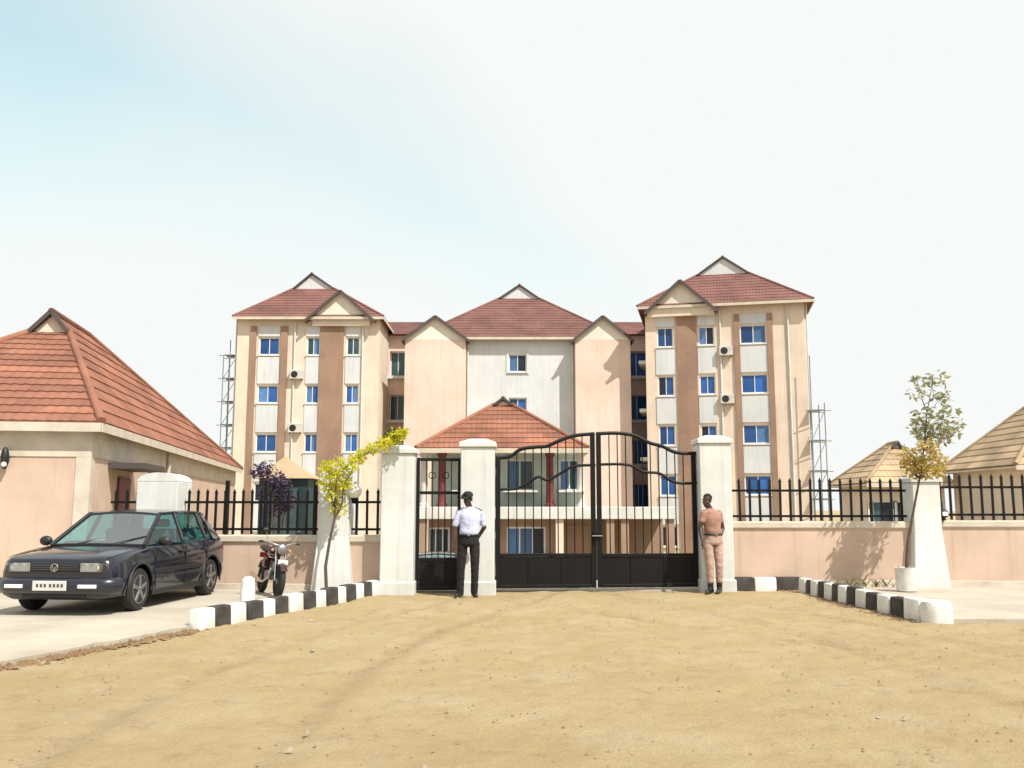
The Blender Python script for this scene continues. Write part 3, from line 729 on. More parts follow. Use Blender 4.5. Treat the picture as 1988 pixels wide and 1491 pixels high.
# --- central block
YC = 58.5; O3 = at(790, 660, YC); root = tag(empty('apartment_block', (O3.x, YC, 0)), 'wide central block with twin gabled bays behind the gate', 'building')
hx = lambda px, py=690: hit(px, py, O3, 0)[0]
hz = lambda py, px=1000: hit(px, py, O3, 0)[1]
Wd = hx(1220, 690); ze = hz(657); bl, br = hx(905), hx(1115)
rows = [hz(705), hz(790), hz(790)-2.95, hz(790)-5.9, hz(790)-8.85]
cx = hx(1005)
facade(root, 'wall', bl, br, ZB, ze, 9, [(cx, z, 1.15, 1.15) for z in rows], M_palebl)
for z in rows:
    window(root, cx, z, 1.15, 1.15, pane=M_pane)
    s = MB()
    for q in ((-.72,-.58,-.72,.72),(.58,.72,-.72,.72),(-.58,.58,.58,.72)): s.box(cx+q[0], cx+q[1], -.05, -.003, z+q[2], z+q[3])
    s.build('window_surround', M_white, root)
for a, b2, ap in ((0, bl, 857), (br, Wd, 1162)):
    MB().box(a, b2, -1.0, 9, ZB, ze-.25).build('bay_wall', M_peach, root)
    gable_dormer(root, a, b2, -1.0, 5, ze-.25, hz(617)-ze+.05, M_tile_rd, M_yellow, ov=.22)
gablet_roof(root, .6, Wd-.5, -.5, 11, ze, 4.6, hz(578)-ze+.85, hz(555)-ze+1.0, 3.0, M_tile_rd, M_palebl, joined=True, faces='f', xr=cx+.15)
pipe(root, bl+.12, -.08, ZB, ze-.2); pipe(root, br-.12, -.08, ZB, ze-.2)

# --- link wings between the blocks
for px0, px1, lab, pane in ((728, 800, 'pinkish link wing with dark openings between left and central blocks', M_panegr), (1192, 1262, 'link wing with dark blue windows between central and right blocks', M_pane)):
    Yl = 61.5; a = at(px0, 660, Yl); b2 = at(px1, 660, Yl); Wl = b2.x-a.x
    root = tag(empty('link_wing', (a.x, Yl, 0)), lab, 'building'); ze2 = at(px0, 652, Yl).z
    zr = [ze2-1.9-2.95*i for i in range(5)]; wds = Wl*(.42 if pane is M_panegr else .58); xc = Wl*.62
    facade(root, 'wall', 0, Wl, ZB, ze2, 5, [(xc, z, wds, 1.7) for z in zr], M_peach, rev=.5)
    for z in zr:
        window(root, xc, z, wds, 1.7, y=.4, pane=pane, mull=1, sill=False)
        MB().box(xc-wds/2-.1, xc+wds/2+.1, -.35, -.003, z-1.05, z-.86).build('balcony_slab', M_white, root)
    ro = MB().add([(-.6,-.5,ze2),(Wl+.6,-.5,ze2),(Wl+.6,3,ze2+1.5),(-.6,3,ze2+1.5),(Wl+.6,6,ze2),(-.6,6,ze2)], [(0,1,2,3),(3,2,4,5),(0,3,5),(1,4,2),(0,5,4,1)]).build('roof', M_tile_rd, root)
    tile_face(ro, [(-.6,-.5,ze2),(Wl+.6,-.5,ze2),(Wl+.6,3,ze2+1.5),(-.6,3,ze2+1.5)], 1.15, .38, M_tile_rd, joined=True)

# ------------------------------------------------------------------ gatehouse bungalow on the left
E0 = at(197, 822, 17.45); GA = R(9.3)
root = tag(empty('gatehouse', (E0.x, E0.y, 0), GA), 'tan bungalow with orange tiled roof beside the parked hatchback', 'building')
ze = E0.z; L, Wg = 21.4, 5.6; xr = -2.62; ov = .22
MB().box(-Wg+ov, -ov, ov, L-ov, -2.8, ze-.10).build('wall', M_wall, root)
MB().box(-Wg+ov-.02, -ov+.02, ov-.02, L-ov+.02, ze-.62, ze-.101).build('frieze_band', M_coping, root)
MB().box(-Wg, 0, 0, L, ze-.10, ze-.02).build('soffit', M_coping, root)
MB().box(-ov-.25, -ov+.018, ov-.018, ov+.25, -.3, ze-.622).build('corner_pilaster', M_coping, root)
gablet_roof(root, -Wg, 0, 0, L, ze, 5.2, 2.62, 3.1, 13.2, M_tile_or, M_yellow, pw=1.25, ch=.4, faces='fr', xr=xr)
# door with canopy on its side wall, downpipe and lamps
s = .9
MB().box(-ov+.004, -ov+.05, 2.3, 3.3, 0, 2.15).build('door', M_maroon, root)
MB().box(-ov+.004, -ov+.7, 1.5, 3.6, 2.3, 2.42).build('door_canopy', M_trim, root)
MB().tube([(-ov+.08, 7.2, 0), (-ov+.08, 7.2, ze-.15)], .05, 8).build('drain_pipe', M_coping, root)
MB().box(-ov+.004, -ov+.14, 5.2, 5.5, 2.3, 2.45).build('flood_light', M_black, root)
lp = hit(14, 890, (E0.x - math.sin(GA)*ov, E0.y + math.cos(GA)*ov), GA)
r = tag(empty('wall_lamp', (E0.x + math.cos(GA)*lp[0] - math.sin(GA)*(ov-.12), E0.y + math.sin(GA)*lp[0] + math.cos(GA)*(ov-.12), lp[1]), GA), 'dark oval lamp on the front wall of the orange-roofed bungalow', 'lamp')
MB().ball((0,0,0), (.075,.08,.21), 14, 10).build('lamp_body', M_black, r, smooth=80); MB().box(-.045,.045,.05,.11,-.06,.06).build('bracket', M_iron, r); MB().ball((.01,-.06,-.12), (.05,.04,.05), 10, 8).build('lens', M_globe, r, smooth=80)

# ------------------------------------------------------------------ lodge seen through the gate
YL = 34.0; O4 = at(815, 870, YL); root = tag(empty('lodge', (O4.x, YL, 0)), 'two-level lodge with red tiled roof and maroon columns seen through the gate', 'building')
hx = lambda px, py=900: hit(px, py, O4, 0)[0]
hz = lambda py, px=1000: hit(px, py, O4, 0)[1]
Wd = hx(1135); ze = hz(872); zb0, zb1 = hz(1008), hz(984)
wins = [(hx(905), 2.75, .9, 1.2), (hx(1010), 2.75, 1.1, 1.2), (hx(1110), 2.75, .8, 1.2)]
u = facade(root, 'upper_wall', .3, Wd-.3, zb1-.4, ze-.1, 6, wins, M_lodge); u.location = (0, 1.5, 0)
for x, z, wd, ht in wins: window(root, x, z, wd, ht, y=1.62, pane=M_panegr)
lw = [(hx(1022), hz(1052), 1.45, 1.05), (hx(850), hz(1052), .8, 1.0)]
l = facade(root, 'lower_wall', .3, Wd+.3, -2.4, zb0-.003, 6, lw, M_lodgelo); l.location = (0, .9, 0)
for x, z, wd, ht in lw: window(root, x, z, wd, ht, y=1.02, pane=M_panegr, mull=2)
MB().box(hx(1098), hx(1146), .85, .897, -2.3, hz(1020)).build('brown_door', M_brown, root)
MB().box(-.3, hx(1312), 0, 7, zb0, zb1).build('balcony_slab', M_white, root, bevel=.02)
for px in (822, 857, 930, 1068, 1128):
    MB().lathe([(.2,zb1),(.2,zb1+.1),(.15,zb1+.14),(.13,ze-.3),(.18,ze-.22),(.18,ze-.12)], 14, (hx(px), .3, 0)).build('column', M_maroon if px in (857,1068) else M_white, root, smooth=40)
for px in (822, 900, 1086, 1184, 1212, 1300):
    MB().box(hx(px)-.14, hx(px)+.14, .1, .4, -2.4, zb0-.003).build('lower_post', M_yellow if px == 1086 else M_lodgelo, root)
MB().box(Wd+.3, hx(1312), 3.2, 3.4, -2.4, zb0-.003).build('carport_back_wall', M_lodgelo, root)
ro = gablet_roof(root, -.1, Wd+.1, -.4, 7.6, ze, 3.0, hz(778)-ze+.1, hz(778)-ze+.35, 2.8, M_tile_or, M_yellow, pw=1.15, ch=.38, faces='frl', xr=hx(975))
MB().box(-.1, Wd+.1, -.4, 7.5, ze-.12, ze-.02).build('soffit', M_white, root)

# ------------------------------------------------------------------ tan-roofed bungalows on the right
def bungalow(label, px0, px1, pye, Y, rise, depth, g, xr=None):
    a = at(px0, pye, Y); b2 = at(px1, pye, Y); Wd = b2.x-a.x
    root = tag(empty('bungalow', (a.x, Y, 0)), label, 'building')
    wins = [(Wd*f, a.z-1.25, 1.2, 1.1) for f in (.22, .5, .78)]
    f = facade(root, 'wall', .4, Wd-.4, -3, a.z-.1, depth-.8, wins, M_yellow); f.location = (0, .4, 0)
    for x, z, w2, h2 in wins: window(root, x, z, w2, h2, y=.52, pane=M_panegr)
    MB().box(0, Wd, 0, depth, a.z-.1, a.z-.02).build('soffit', M_coping, root)
    gablet_roof(root, 0, Wd, 0, depth, a.z, g, rise*.88, rise, g, M_tile_tan, M_yellow, pw=1.2, ch=.4, faces='flb', xr=xr)
bungalow('small bungalow with tan tiled roof behind the right fence', 1682, 1850, 938, 38, 1.75, 4.6, 1.9, 2.1)
bungalow('large bungalow with tan tiled roof at the right edge', 1972, 2330, 903, 33, 2.7, 6, 2.2, 3.0)

# ------------------------------------------------------------------ kiosk and shrub behind the left fence
q = at(558, 1000, 24); r = tag(empty('kiosk', (q.x, 24, gz(q.x, 24))), 'dark teal kiosk with pale pointed roof behind the left fence', 'kiosk')
M_teal = mat('dark_teal_paint', (.018,.045,.05), .5, .2, 1.5); h0 = gz(q.x, 24)
zk = at(558, 930, 24).z-h0; za = at(558, 886, 24).z-h0
body = MB().box(-.62,.62,-.5,.5,0,zk); body.build('body', M_teal, r)
for x in (-.2,.2): MB().box(x-.18, x+.18, -.52, -.503, .9, zk-.25).build('shutter', mat('grey_teal_shutter', (.06,.10,.11), .5, .2), r)
MB().add([(-.75,-.62,zk),(.75,-.62,zk),(.75,.62,zk),(-.75,.62,zk),(-.1,0,za)], [(3,2,1,0),(0,1,4),(1,2,4),(2,3,4),(3,0,4)]).build('roof', M_tile_tan, r)

def leaves(mb, c, rad, n, size, rr, shell=.5):
    c = Vector(c)
    for _ in range(n):
        while True:
            p = Vector((rr.uniform(-1,1), rr.uniform(-1,1), rr.uniform(-1,1)))
            if shell*rr.random() < p.length <= 1: break
        p = c + Vector((p.x*rad[0], p.y*rad[1], p.z*rad[2]))
        a = Vector((rr.gauss(0,1), rr.gauss(0,1), rr.gauss(0,.6)-.35)).normalized(); b2 = a.cross(Vector((rr.gauss(0,1), rr.gauss(0,1), rr.gauss(0,1)))).normalized()
        s = size*rr.uniform(.6, 1.3); nn = a.cross(b2)
        mb.add([p, p+a*s*.5+b2*s*.22+nn*s*.08, p+a*s, p+a*s*.5-b2*s*.22+nn*s*.08], [(0,1,2),(0,2,3)])
def twig(mb, p, q, r0, r1, rr, wob=.03, n=5):
    p = Vector(p); q = Vector(q); pts = [p.lerp(q, i/n) + Vector((rr.gauss(0,wob), rr.gauss(0,wob), rr.gauss(0,wob*.5)))*(0 < i < n) for i in range(n+1)]
    mb.tube(pts, [r0+(r1-r0)*i/n for i in range(n+1)], 6); return pts
rr = random.Random(5)
q = at(528, 960, 22.5); root = tag(empty('shrub', (q.x, 22.5, gz(q.x,22.5))), 'dark purple shrub beside the teal kiosk behind the fence', 'shrub')
zc = q.z-root.location.z; mb = MB(); tr = MB()
for _ in range(9):
    p = Vector((rr.gauss(0,.2), rr.gauss(0,.2), zc-.3+rr.uniform(0,1.05))); leaves(mb, p, (.26,.26,.22), 130, .11, rr)
    twig(tr, (rr.gauss(0,.05), rr.gauss(0,.05), 0), p, .025, .006, rr)
mb.build('foliage', M_leafp, root, recalc=False); tr.build('stem', M_bark, root)

# --- yellow-green sapling on the left
rr = random.Random(8)
base = gnd(634, 1150, .05); yb = 16.35; base = at(634, 1146, yb); base.z = .05
root = tag(empty('sapling', base), 'slim sapling with bright yellow-green leaves in front of the left pillar', 'tree')
tp = [at(634,1146,yb), at(632,1100,yb), at(640,1050,yb), at(650,1005,yb), at(652,950,yb), at(655,915,yb)]
tp = [p-base for p in tp]; tp[0].z = 0
tk = MB(); tk.tube(tp, [.032,.028,.024,.02,.015,.008], 8)
mb = MB(); br = []
for px, py, n, ra in ((638,925,210,.18),(655,905,200,.17),(646,955,190,.17),(655,985,110,.13),(680,900,160,.13),(700,885,130,.11),(720,872,110,.10),(742,860,120,.11),(762,850,150,.13),(780,842,110,.10),(668,935,120,.14),(634,905,70,.1)):
    c = at(px, py, yb+rr.uniform(-.15,.15))-base; leaves(mb, c, (ra*1.1, ra*1.2, ra*1.15), n, .085, rr, .3)
twig(tk, tp[3], at(690,893,yb)-base, .014, .008, rr); twig(tk, at(690,893,yb)-base, at(778,845,yb)-base, .008, .004, rr)
for px, py in ((640,910),(672,930),(634,935)): twig(tk, tp[3], at(px,py,yb)-base, .012, .005, rr)
tk.build('trunk', M_bark, root, smooth=60); mb.build('crown', M_leafy, root, recalc=False)
mb = MB()
for px, py in ((770,845),(757,838),(783,838)): leaves(mb, at(px,py,yb)-base, (.07,.1,.06), 40, .08, rr, .3)
mb.build('dark_tip_leaves', M_leafd, root, recalc=False)
# --- thin sapling on the right in a white planter
rr = random.Random(9); yt = 16.6
base = at(1762, 1138, yt); base.z = .05
root = tag(empty('sapling', base), 'thin leaning sapling with sparse yellowing leaves by the right wall pillar', 'tree')
tp = [p-base for p in (at(1757,1120,yt), at(1762,1060,yt), at(1772,1000,yt), at(1785,930,yt), at(1795,860,yt), at(1800,800,yt), at(1812,735,yt))]
tp[0].z = .05
tk = MB(); tk.tube(tp, [.034,.03,.024,.018,.013,.009,.005], 8)
mo = MB(); mg = MB()
for px, py, n, ra in ((1790,905,190,.24),(1770,885,130,.2),(1815,890,130,.2),(1800,865,120,.22),(1778,915,110,.18),(1765,905,80,.16),(1820,912,80,.16)):
    leaves(mo, at(px,py,yt+rr.uniform(-.2,.2))-base, (ra,ra,ra*.8), n, .10, rr, .3); twig(tk, tp[3], at(px,py,yt)-base, .010, .004, rr)
for px, py, n, ra in ((1785,760,14,.16),(1815,735,16,.16),(1830,770,16,.16),(1845,800,16,.15),(1795,800,14,.16),(1855,825,12,.12),(1825,830,34,.22),(1780,735,8,.1),(1800,845,34,.2),(1785,825,26,.18),(1840,845,22,.16)):
    leaves(mg, at(px,py,yt+rr.uniform(-.25,.25))-base, (ra*1.2,ra,ra), int(n*2.6), .125, rr, .3); twig(tk, tp[4] if py > 790 else tp[5], at(px,py,yt)-base, .008, .003, rr)
tk.build('trunk', M_bark, root, smooth=60); mo.build('crown', M_leafo, root, recalc=False); mg.build('sparse_top_leaves', M_leafg, root, recalc=False)
pr = tag(empty('planter', (base.x-.02, base.y-.02, .05)), 'white painted bucket around the thin sapling behind the right kerb', 'planter')
MB().lathe([(.14,0),(.17,.02),(.19,.38),(.2,.42),(.165,.42),(.155,.36),(.01,.36)], 18).build('bucket', M_kwhite, pr, smooth=40); MB().lathe([(.154,.33),(.15,.375),(.02,.38)], 14).build('soil', M_soil, pr)
q = gnd(476, 1186, .05); pr = tag(empty('bollard', (q.x, q.y+.1, .05)), 'short white painted concrete stub behind the left kerb near the motorcycle', 'bollard')
MB().lathe([(.12,0),(.11,.05),(.10,.38),(.085,.44),(.05,.47)], 16).build('stub', M_kwhite, pr, smooth=40); MB().lathe([(.135,0),(.135,.05),(.12,.055)], 16).build('base', M_conc, pr, smooth=40)
# --- light steel scaffolds standing against the outer sides of the two wings
def scaffold(label, x0, Y, pxs, tops, levels):
    r = tag(empty('scaffold', (x0, Y, ZB)), label, 'scaffold'); M_sc = mat('weathered_scaffold_steel', (.20,.21,.20), .6, .2)
    P = [at(p, 800, Y).x-x0 for p in pxs]; T = [at(994, t, Y).z-ZB for t in tops]
    for x, t in zip(P, T):
        for y in (0, 1.1): MB().tube([(x,y,0),(x+random.uniform(-.06,.06),y,t)], .03, 6).build('standard', M_sc, r, smooth=60)
    for k, py in enumerate(levels):
        z = at(994, py, Y).z-ZB; xs = [x for x, t in zip(P, T) if t > z-.1]
        if len(xs) < 2: continue
        for y in (0, 1.1): MB().tube([(min(xs)-.3,y,z),(max(xs)+.35,y,z)], .026, 6).build('ledger', M_sc, r, smooth=60)
        MB().box(min(xs), max(xs), .1, 1.0, z+.03, z+.07).build('plank', M_bark, r)
        if k: MB().tube([(min(xs),0,z),(max(xs),0,zl)], .02, 6).build('brace', M_sc, r, smooth=60)
        zl = z
scaffold('thin steel scaffold at the outer side of the left block', at(446,800,57.5).x, 57.5, (430, 444, 457), (690, 660, 640), (690, 735, 780, 825, 870, 915))
scaffold('thin steel scaffold at the outer side of the right block', at(1590,800,53.5).x, 53.5, (1574, 1601), (690, 782), (797, 856, 915, 970))

# ------------------------------------------------------------------ car
def body_mesh(mb_list):
    pass
def apply_mods(o):
    dg = bpy.context.evaluated_depsgraph_get(); dg.update()
    me = bpy.data.meshes.new_from_object(o.evaluated_get(dg)); o.modifiers.clear(); old = o.data; o.data = me; return me
M_paint = mat('dark_navy_car_paint', (.006,.008,.018), .25, .1, 1, coat=.8, spec=.4)
M_paint2 = mat('dark_wine_car_paint', (.05,.012,.018), .3, .1, 1, coat=.6)
M_seat = mat('grey_seat_cloth', (.20,.22,.23), .9, .1)
M_orange = mat('amber_lens', (.55,.25,.1), .3, .05)
def make_car(label, paint, group=None):
    root = tag(empty('parked_car'), label, 'car', group)
    st = [(1.965,.62,.30,.71,.01),(1.955,.72,.25,.745,.012),(1.91,.785,.22,.77,.015),(1.80,.815,.20,.795,.022),(1.55,.834,.19,.825,.03),(1.2,.842,.18,.86,.035),
          (.86,.846,.18,.895,.03),(.5,.85,.18,.905,.01),(0,.85,.18,.915,.0),(-.7,.848,.18,.93,.0),(-1.3,.842,.18,.945,.0),(-1.65,.825,.20,.95,.0),(-1.82,.79,.24,.91,.0),(-1.88,.70,.30,.80,.0)]
    v, f = [], []; ring = None
    for x, w2, zb, zt, cr in st:
        h = zt-zb
        half = [(0,zb),(w2*.80,zb),(w2*.965,zb+.05),(w2*.995,zb+h*.30),(w2,zb+h*.5),(w2*.995,zb+h*.66),(w2*.975,zb+h*.82),(w2*.935,zt-.035),(w2*.86,zt),(w2*.5,zt+cr*.75),(0,zt+cr)]
        pts = half + [(-y, z) for y, z in half[-2:0:-1]]; ring = len(pts)
        v += [(x, y, z) for y, z in pts]
    for i in range(len(st)-1):
        for k in range(ring):
            k2 = (k+1) % ring; f.append((i*ring+k, i*ring+k2, (i+1)*ring+k2, (i+1)*ring+k))
    f += [tuple(range(ring)), tuple((len(st)-1)*ring+k for k in range(ring))[::-1]]
    mb = MB(); mb.add(v, f); body = mb.build('body', paint, root)
    cut = MB()
    for x in (1.22, -1.2): cut.lathe([(.355,-1.2),(.355,1.2)], 32, (x,0,.30), 'y')
    cm = cut.build('cutter', None); bo = body.modifiers.new('b', 'BOOLEAN'); bo.object = cm; bo.solver = 'EXACT'
    apply_mods(body); bpy.data.objects.remove(cm)
    me = body.data
    if not me.materials: me.materials.append(paint)
    me.polygons.foreach_set('use_smooth', [True]*len(me.polygons)); me.set_sharp_from_angle(angle=R(38))
    MB().box(-1.8,1.75,-.6,.6,.2,.62).build('underbody', M_black, root)
    # cabin: pillars, roof, panes
    A0, A1 = (.93,.72,.90), (.18,.565,1.36); B0, B1 = (-.18,.80,.93), (-.22,.60,1.375); C0, C1 = (-1.02,.80,.945), (-1.02,.59,1.37); D0, D1 = (-1.72,.74,.95), (-1.36,.555,1.34)
    mir = lambda p, s: (p[0], p[1]*s, p[2])
    for s in (1, -1):
        for nm, a, b2, wd in (('pillar',A0,A1,.06),('pillar',B0,B1,.07),('pillar',C0,C1,.05),):
            MB().bar(mir(a,s), mir(b2,s), wd, .05, up=(0,1,0)).build(nm, M_black, root, bevel=.012)
        for a, b2 in ((A1,B1),(B1,C1),(C1,D1)): MB().bar(mir(a,s), mir(b2,s), .05, .05).build('roof_rail', paint, root, bevel=.012)
        Q = [mir(p, s) for p in ((-1.33,.80,.93),(-1.80,.745,.90),(-1.42,.55,1.35),(-1.20,.592,1.365))]; Q += [(x, y-.05*s, z) for x, y, z in Q]
        MB().add(Q, [(0,1,2,3),(7,6,5,4),(0,4,5,1),(1,5,6,2),(2,6,7,3),(3,7,4,0)]).build('rear_quarter', paint, root, bevel=.01)
        def pane(nm, q, mtl):
            c = sum((Vector(p) for p in q), Vector())/4; vv = [c+(Vector(p)-c)*.985 for p in q]
            return MB().add(vv, [(0,1,2,3)]).build(nm, mtl, root, recalc=False)
        pane('side_window', [mir(A0,s),mir(B0,s),mir(B1,s),mir(A1,s)], M_glass); pane('side_window', [mir(B0,s),mir(C0,s),mir(C1,s),mir(B1,s)], M_glass); pane('side_window', [mir(C0,s),mir((-1.34,.79,.945),s),mir((-1.21,.59,1.365),s),mir(C1,s)], M_glass)
        # mirror, handles, moulding, door seams
        m2 = MB().ball((.72,.93*s,.96), (.06,.10,.075), 12, 8).build('wing_mirror', M_black, root, smooth=60)
        MB().bar((.72,.80*s,.93),(.72,.9*s,.95),.05,.04).build('mirror_arm', M_black, root)
        for x in (-.08,-.92): MB().box(x-.1,x+.06,.855*s-.01,.855*s+.018,.77,.80).build('door_handle', M_black, root, bevel=.006)
        MB().box(-.80,.82,.848*s-.008,.848*s+.016,.50,.56).build('side_moulding', M_black, root, bevel=.006)
        for x in (.78,-.2,-1.0): MB().box(x-.004,x+.004,.845*s-.008,.845*s+.008,.28,.86).build('door_seam', M_black, root)
        MB().box(-.85,.85,.80*s-.03,.80*s+.045,.19,.26).build('side_skirt', M_black, root, bevel=.01)
        for x in (1.22,-1.2):   # wheel arch lips
            pts = [(x+.365*math.cos(a), .846*s, .30+.365*math.sin(a)) for a in [math.pi*i/14 for i in range(-1,16)]]
            MB().tube(pts, .014, 6).build('arch_lip', M_black, root, smooth=60)
    w4 = [(A0[0]-.01,A0[1]-.03,A0[2]),(A0[0]-.01,-A0[1]+.03,A0[2]),(A1[0],-A1[1]+.02,A1[2]),(A1[0],A1[1]-.02,A1[2])]
    wsh = MB(); n = 8
    for i in range(n+1):
        t = i/n; bow = .07*(1-(2*t-1)**2)
        wsh.v += [(w4[0][0]+bow, w4[0][1]+(w4[1][1]-w4[0][1])*t, w4[0][2]+.01), (w4[3][0]+bow*.5, w4[3][1]+(w4[2][1]-w4[3][1])*t, w4[3][2]+bow*.2)]
    wsh.f = [(2*i,2*i+2,2*i+3,2*i+1) for i in range(n)]; wsh.build('windscreen', M_wscreen, root, recalc=False, smooth=60)
    MB().add([(-1.77,.68,.92),(-1.77,-.68,.92),(D1[0],-.5,D1[2]),(D1[0],.5,D1[2])], [(0,1,2,3)]).build('rear_window', M_glass, root, recalc=False)
    rf = MB(); xs = [.22,.0,-.4,-.9,-1.25,-1.42]; zs = [1.36,1.385,1.40,1.395,1.375,1.34]; hw = [.585,.60,.615,.615,.60,.57]
    for x, z, h in zip(xs, zs, hw):
        for k in range(9):
            t = k/4-1; rf.v.append((x, h*t, z+.035*(1-t*t)))
    for x, z, h in zip(xs, zs, hw):
        for k in range(9):
            t = k/4-1; rf.v.append((x, h*t, z-.03+.03*(1-t*t)))
    m9 = len(xs)*9
    for i in range(len(xs)-1):
        for k in range(8):
            a = i*9+k; rf.f += [(a,a+1,a+10,a+9), (m9+a,m9+a+9,m9+a+10,m9+a+1)]
    for k in range(8): rf.f += [(k,m9+k,m9+k+1,k+1), (m9-9+k, m9-8+k, 2*m9-8+k, 2*m9-9+k)]
    for i in range(len(xs)-1): rf.f += [(i*9,i*9+9,m9+i*9+9,m9+i*9), (i*9+8,m9+i*9+8,m9+i*9+17,i*9+17)]
    rf.build('roof', paint, root, smooth=45)
    MB().tube([(.93,-.70,.905),(1.0,-.35,.915),(1.02,0,.92),(1.0,.35,.915),(.93,.70,.905)], .022, 6).build('windscreen_seal', M_black, root, smooth=60)
    for y in (-.3,.25): MB().bar((.99,y,.925),(.72,y+.42,1.04),.014,.012).build('wiper', M_black, root)
    # interior
    for y in (-.36,.36):
        MB().box(-.42,-.28,y-.22,y+.22,.85,1.12).build('seat_back', M_seat, root, bevel=.04); MB().box(-.40,-.30,y-.12,y+.12,1.14,1.27).build('headrest', M_seat, root, bevel=.03)
    MB().box(-1.25,-1.12,-.58,.58,.85,1.10).build('rear_seat', M_seat, root, bevel=.04)
    MB().box(.45,.75,-.66,.66,.88,.955).build('dashboard', M_black, root, bevel=.03)
    MB().tube([(.38,.36+.17*math.cos(a*math.pi/8),.97+.16*math.sin(a*math.pi/8)) for a in range(17)], .014, 6, caps=False).build('steering_wheel', M_black, root, smooth=60)
    MB().box(.12,.15,-.11,.11,1.27,1.32).build('rear_mirror', M_black, root, bevel=.008)
    # front face
    for q in (1,-1): MB().tube([(1.93,.70*q,.772),(1.80,.735*q,.792),(1.55,.745*q,.826),(1.2,.748*q,.864),(.9,.745*q,.892)], .005, 5).build('bonnet_seam', M_black, root)
    MB().box(1.84,1.972,-.36,.36,.59,.70).build('grille', M_black, root, bevel=.01)
    for z in (.617,.645,.673): MB().box(1.972,1.980,-.34,.34,z-.004,z+.004).build('grille_slat', M_trim, root)
    e = MB().tube([(1.985,.05*math.cos(a*math.pi/8),.645+.05*math.sin(a*math.pi/8)) for a in range(17)], .008, 6, caps=False); e.build('round_emblem', M_chrome, root, smooth=60)
    MB().bar((1.986,-.035,.675),(1.986,0,.605),.008,.008).build('emblem_stroke', M_chrome, root); MB().bar((1.986,.035,.675),(1.986,0,.605),.008,.008).build('emblem_stroke', M_chrome, root)
    for s in (1,-1):
        hl = MB().hprism([(1.975,.365*s),(1.972,.60*s),(1.92,.745*s),(1.75,.75*s),(1.72,.365*s)], .585, .705).build('headlight', M_chrome, root, bevel=.01)
        for yy in (.45,.58): MB().lathe([(.05,.0),(.045,.006),(.03,.004),(.012,.010)], 14, (1.973,yy*s,.645), 'x').build('reflector', M_frame, hl, smooth=40)
        MB().hprism([(1.988,.37*s),(1.984,.60*s),(1.932,.745*s),(1.922,.745*s),(1.974,.60*s),(1.977,.37*s)], .59, .70).build('lens', M_lens, hl)
        MB().box(1.95,2.078,s*.52-.13,s*.52+.13,.375,.425).build('indicator_light', M_orange if False else M_frame, root, bevel=.008)
        MB().hprism([(-1.905,.45*s),(-1.905,.66*s),(-1.80,.79*s),(-1.76,.74*s),(-1.8,.45*s)], .62, .80).build('tail_light', mat('red_lens', (.3,.01,.01), .25, .05), root)
    MB().tube([(1.80,-.835,.40),(1.93,-.78,.40),(1.985,-.62,.40),(2.0,0,.40),(1.985,.62,.40),(1.93,.78,.40),(1.80,.835,.40)], .075, 10, sy=1.5).build('bumper', paint, root, smooth=60)
    MB().box(1.90,1.97,-.45,.45,.245,.30).build('lower_grille', M_black, root)
    MB().tube([(-1.58,-.815,.41),(-1.78,-.765,.41),(-1.87,-.5,.40),(-1.89,0,.40),(-1.87,.5,.40),(-1.78,.765,.41),(-1.58,.815,.41)], .05, 10, sy=2.6).build('rear_bumper', paint, root, smooth=60)
    np = MB().box(2.072,2.084,-.24,.24,.345,.475).build('number_plate', M_white, root, bevel=.004)
    for i in range(7):
        y = -.17+i*.055+(0.02 if i > 2 else 0); MB().box(2.0845,2.086,y-.016,y+.016,.39,.435).build('plate_mark', M_trim, np)
    for x in (1.22,-1.2):
        for s in (1,-1):
            wh = MB().lathe([(.20,-.085),(.275,-.09),(.298,-.06),(.302,0),(.298,.06),(.275,.09),(.20,.085)], 28, (0,0,0), 'y').build('wheel', M_rubber, root, (x,.745*s,.302), smooth=50)
            MB().lathe([(.05,.0),(.17,.0),(.19,.03),(.20,.03),(.20,-.03)], 28, (0,.065*s,0), 'y').build('rim', M_black, wh, smooth=40)
            MB().lathe([(.205,.05*s),(.205,.094*s),(.188,.096*s),(.180,.06*s)], 28, (0,0,0), 'y').build('rim_ring', M_metal, wh, smooth=40)
            for k in range(5):
                a = k*2*math.pi/5+.3; MB().bar((.03*math.cos(a),.088*s,.03*math.sin(a)),(.19*math.cos(a),.086*s,.19*math.sin(a)),.055,.03, up=(0,1,0)).build('spoke', M_metal, wh, bevel=.006)
            MB().lathe([(.045,.075*s),(.045,.105*s),(.03,.11*s)], 14, (0,0,0), 'y').build('hub_cap', M_metal, wh)
    return root
car = make_car('dark navy hatchback parked on the forecourt facing the camera', M_paint)
car.location = (-6.02, 14.78, .055); car.rotation_euler = (0, 0, R(-90-5.5))
c2 = copy_tree(car); c2['label'] = 'dark car parked sideways behind the right fence'; q = at(1690, 1000, 22.5); c2.location = (q.x, 22.5, gz(0,22.5)); c2.rotation_euler = (0,0,R(176))
c3 = copy_tree(car); c3['label'] = 'dark car standing inside the compound behind the walk gate'; q = at(848, 1000, 28.5); c3.location = (q.x, 28.5, gz(0,28.5)); c3.rotation_euler = (0,0,R(-84))

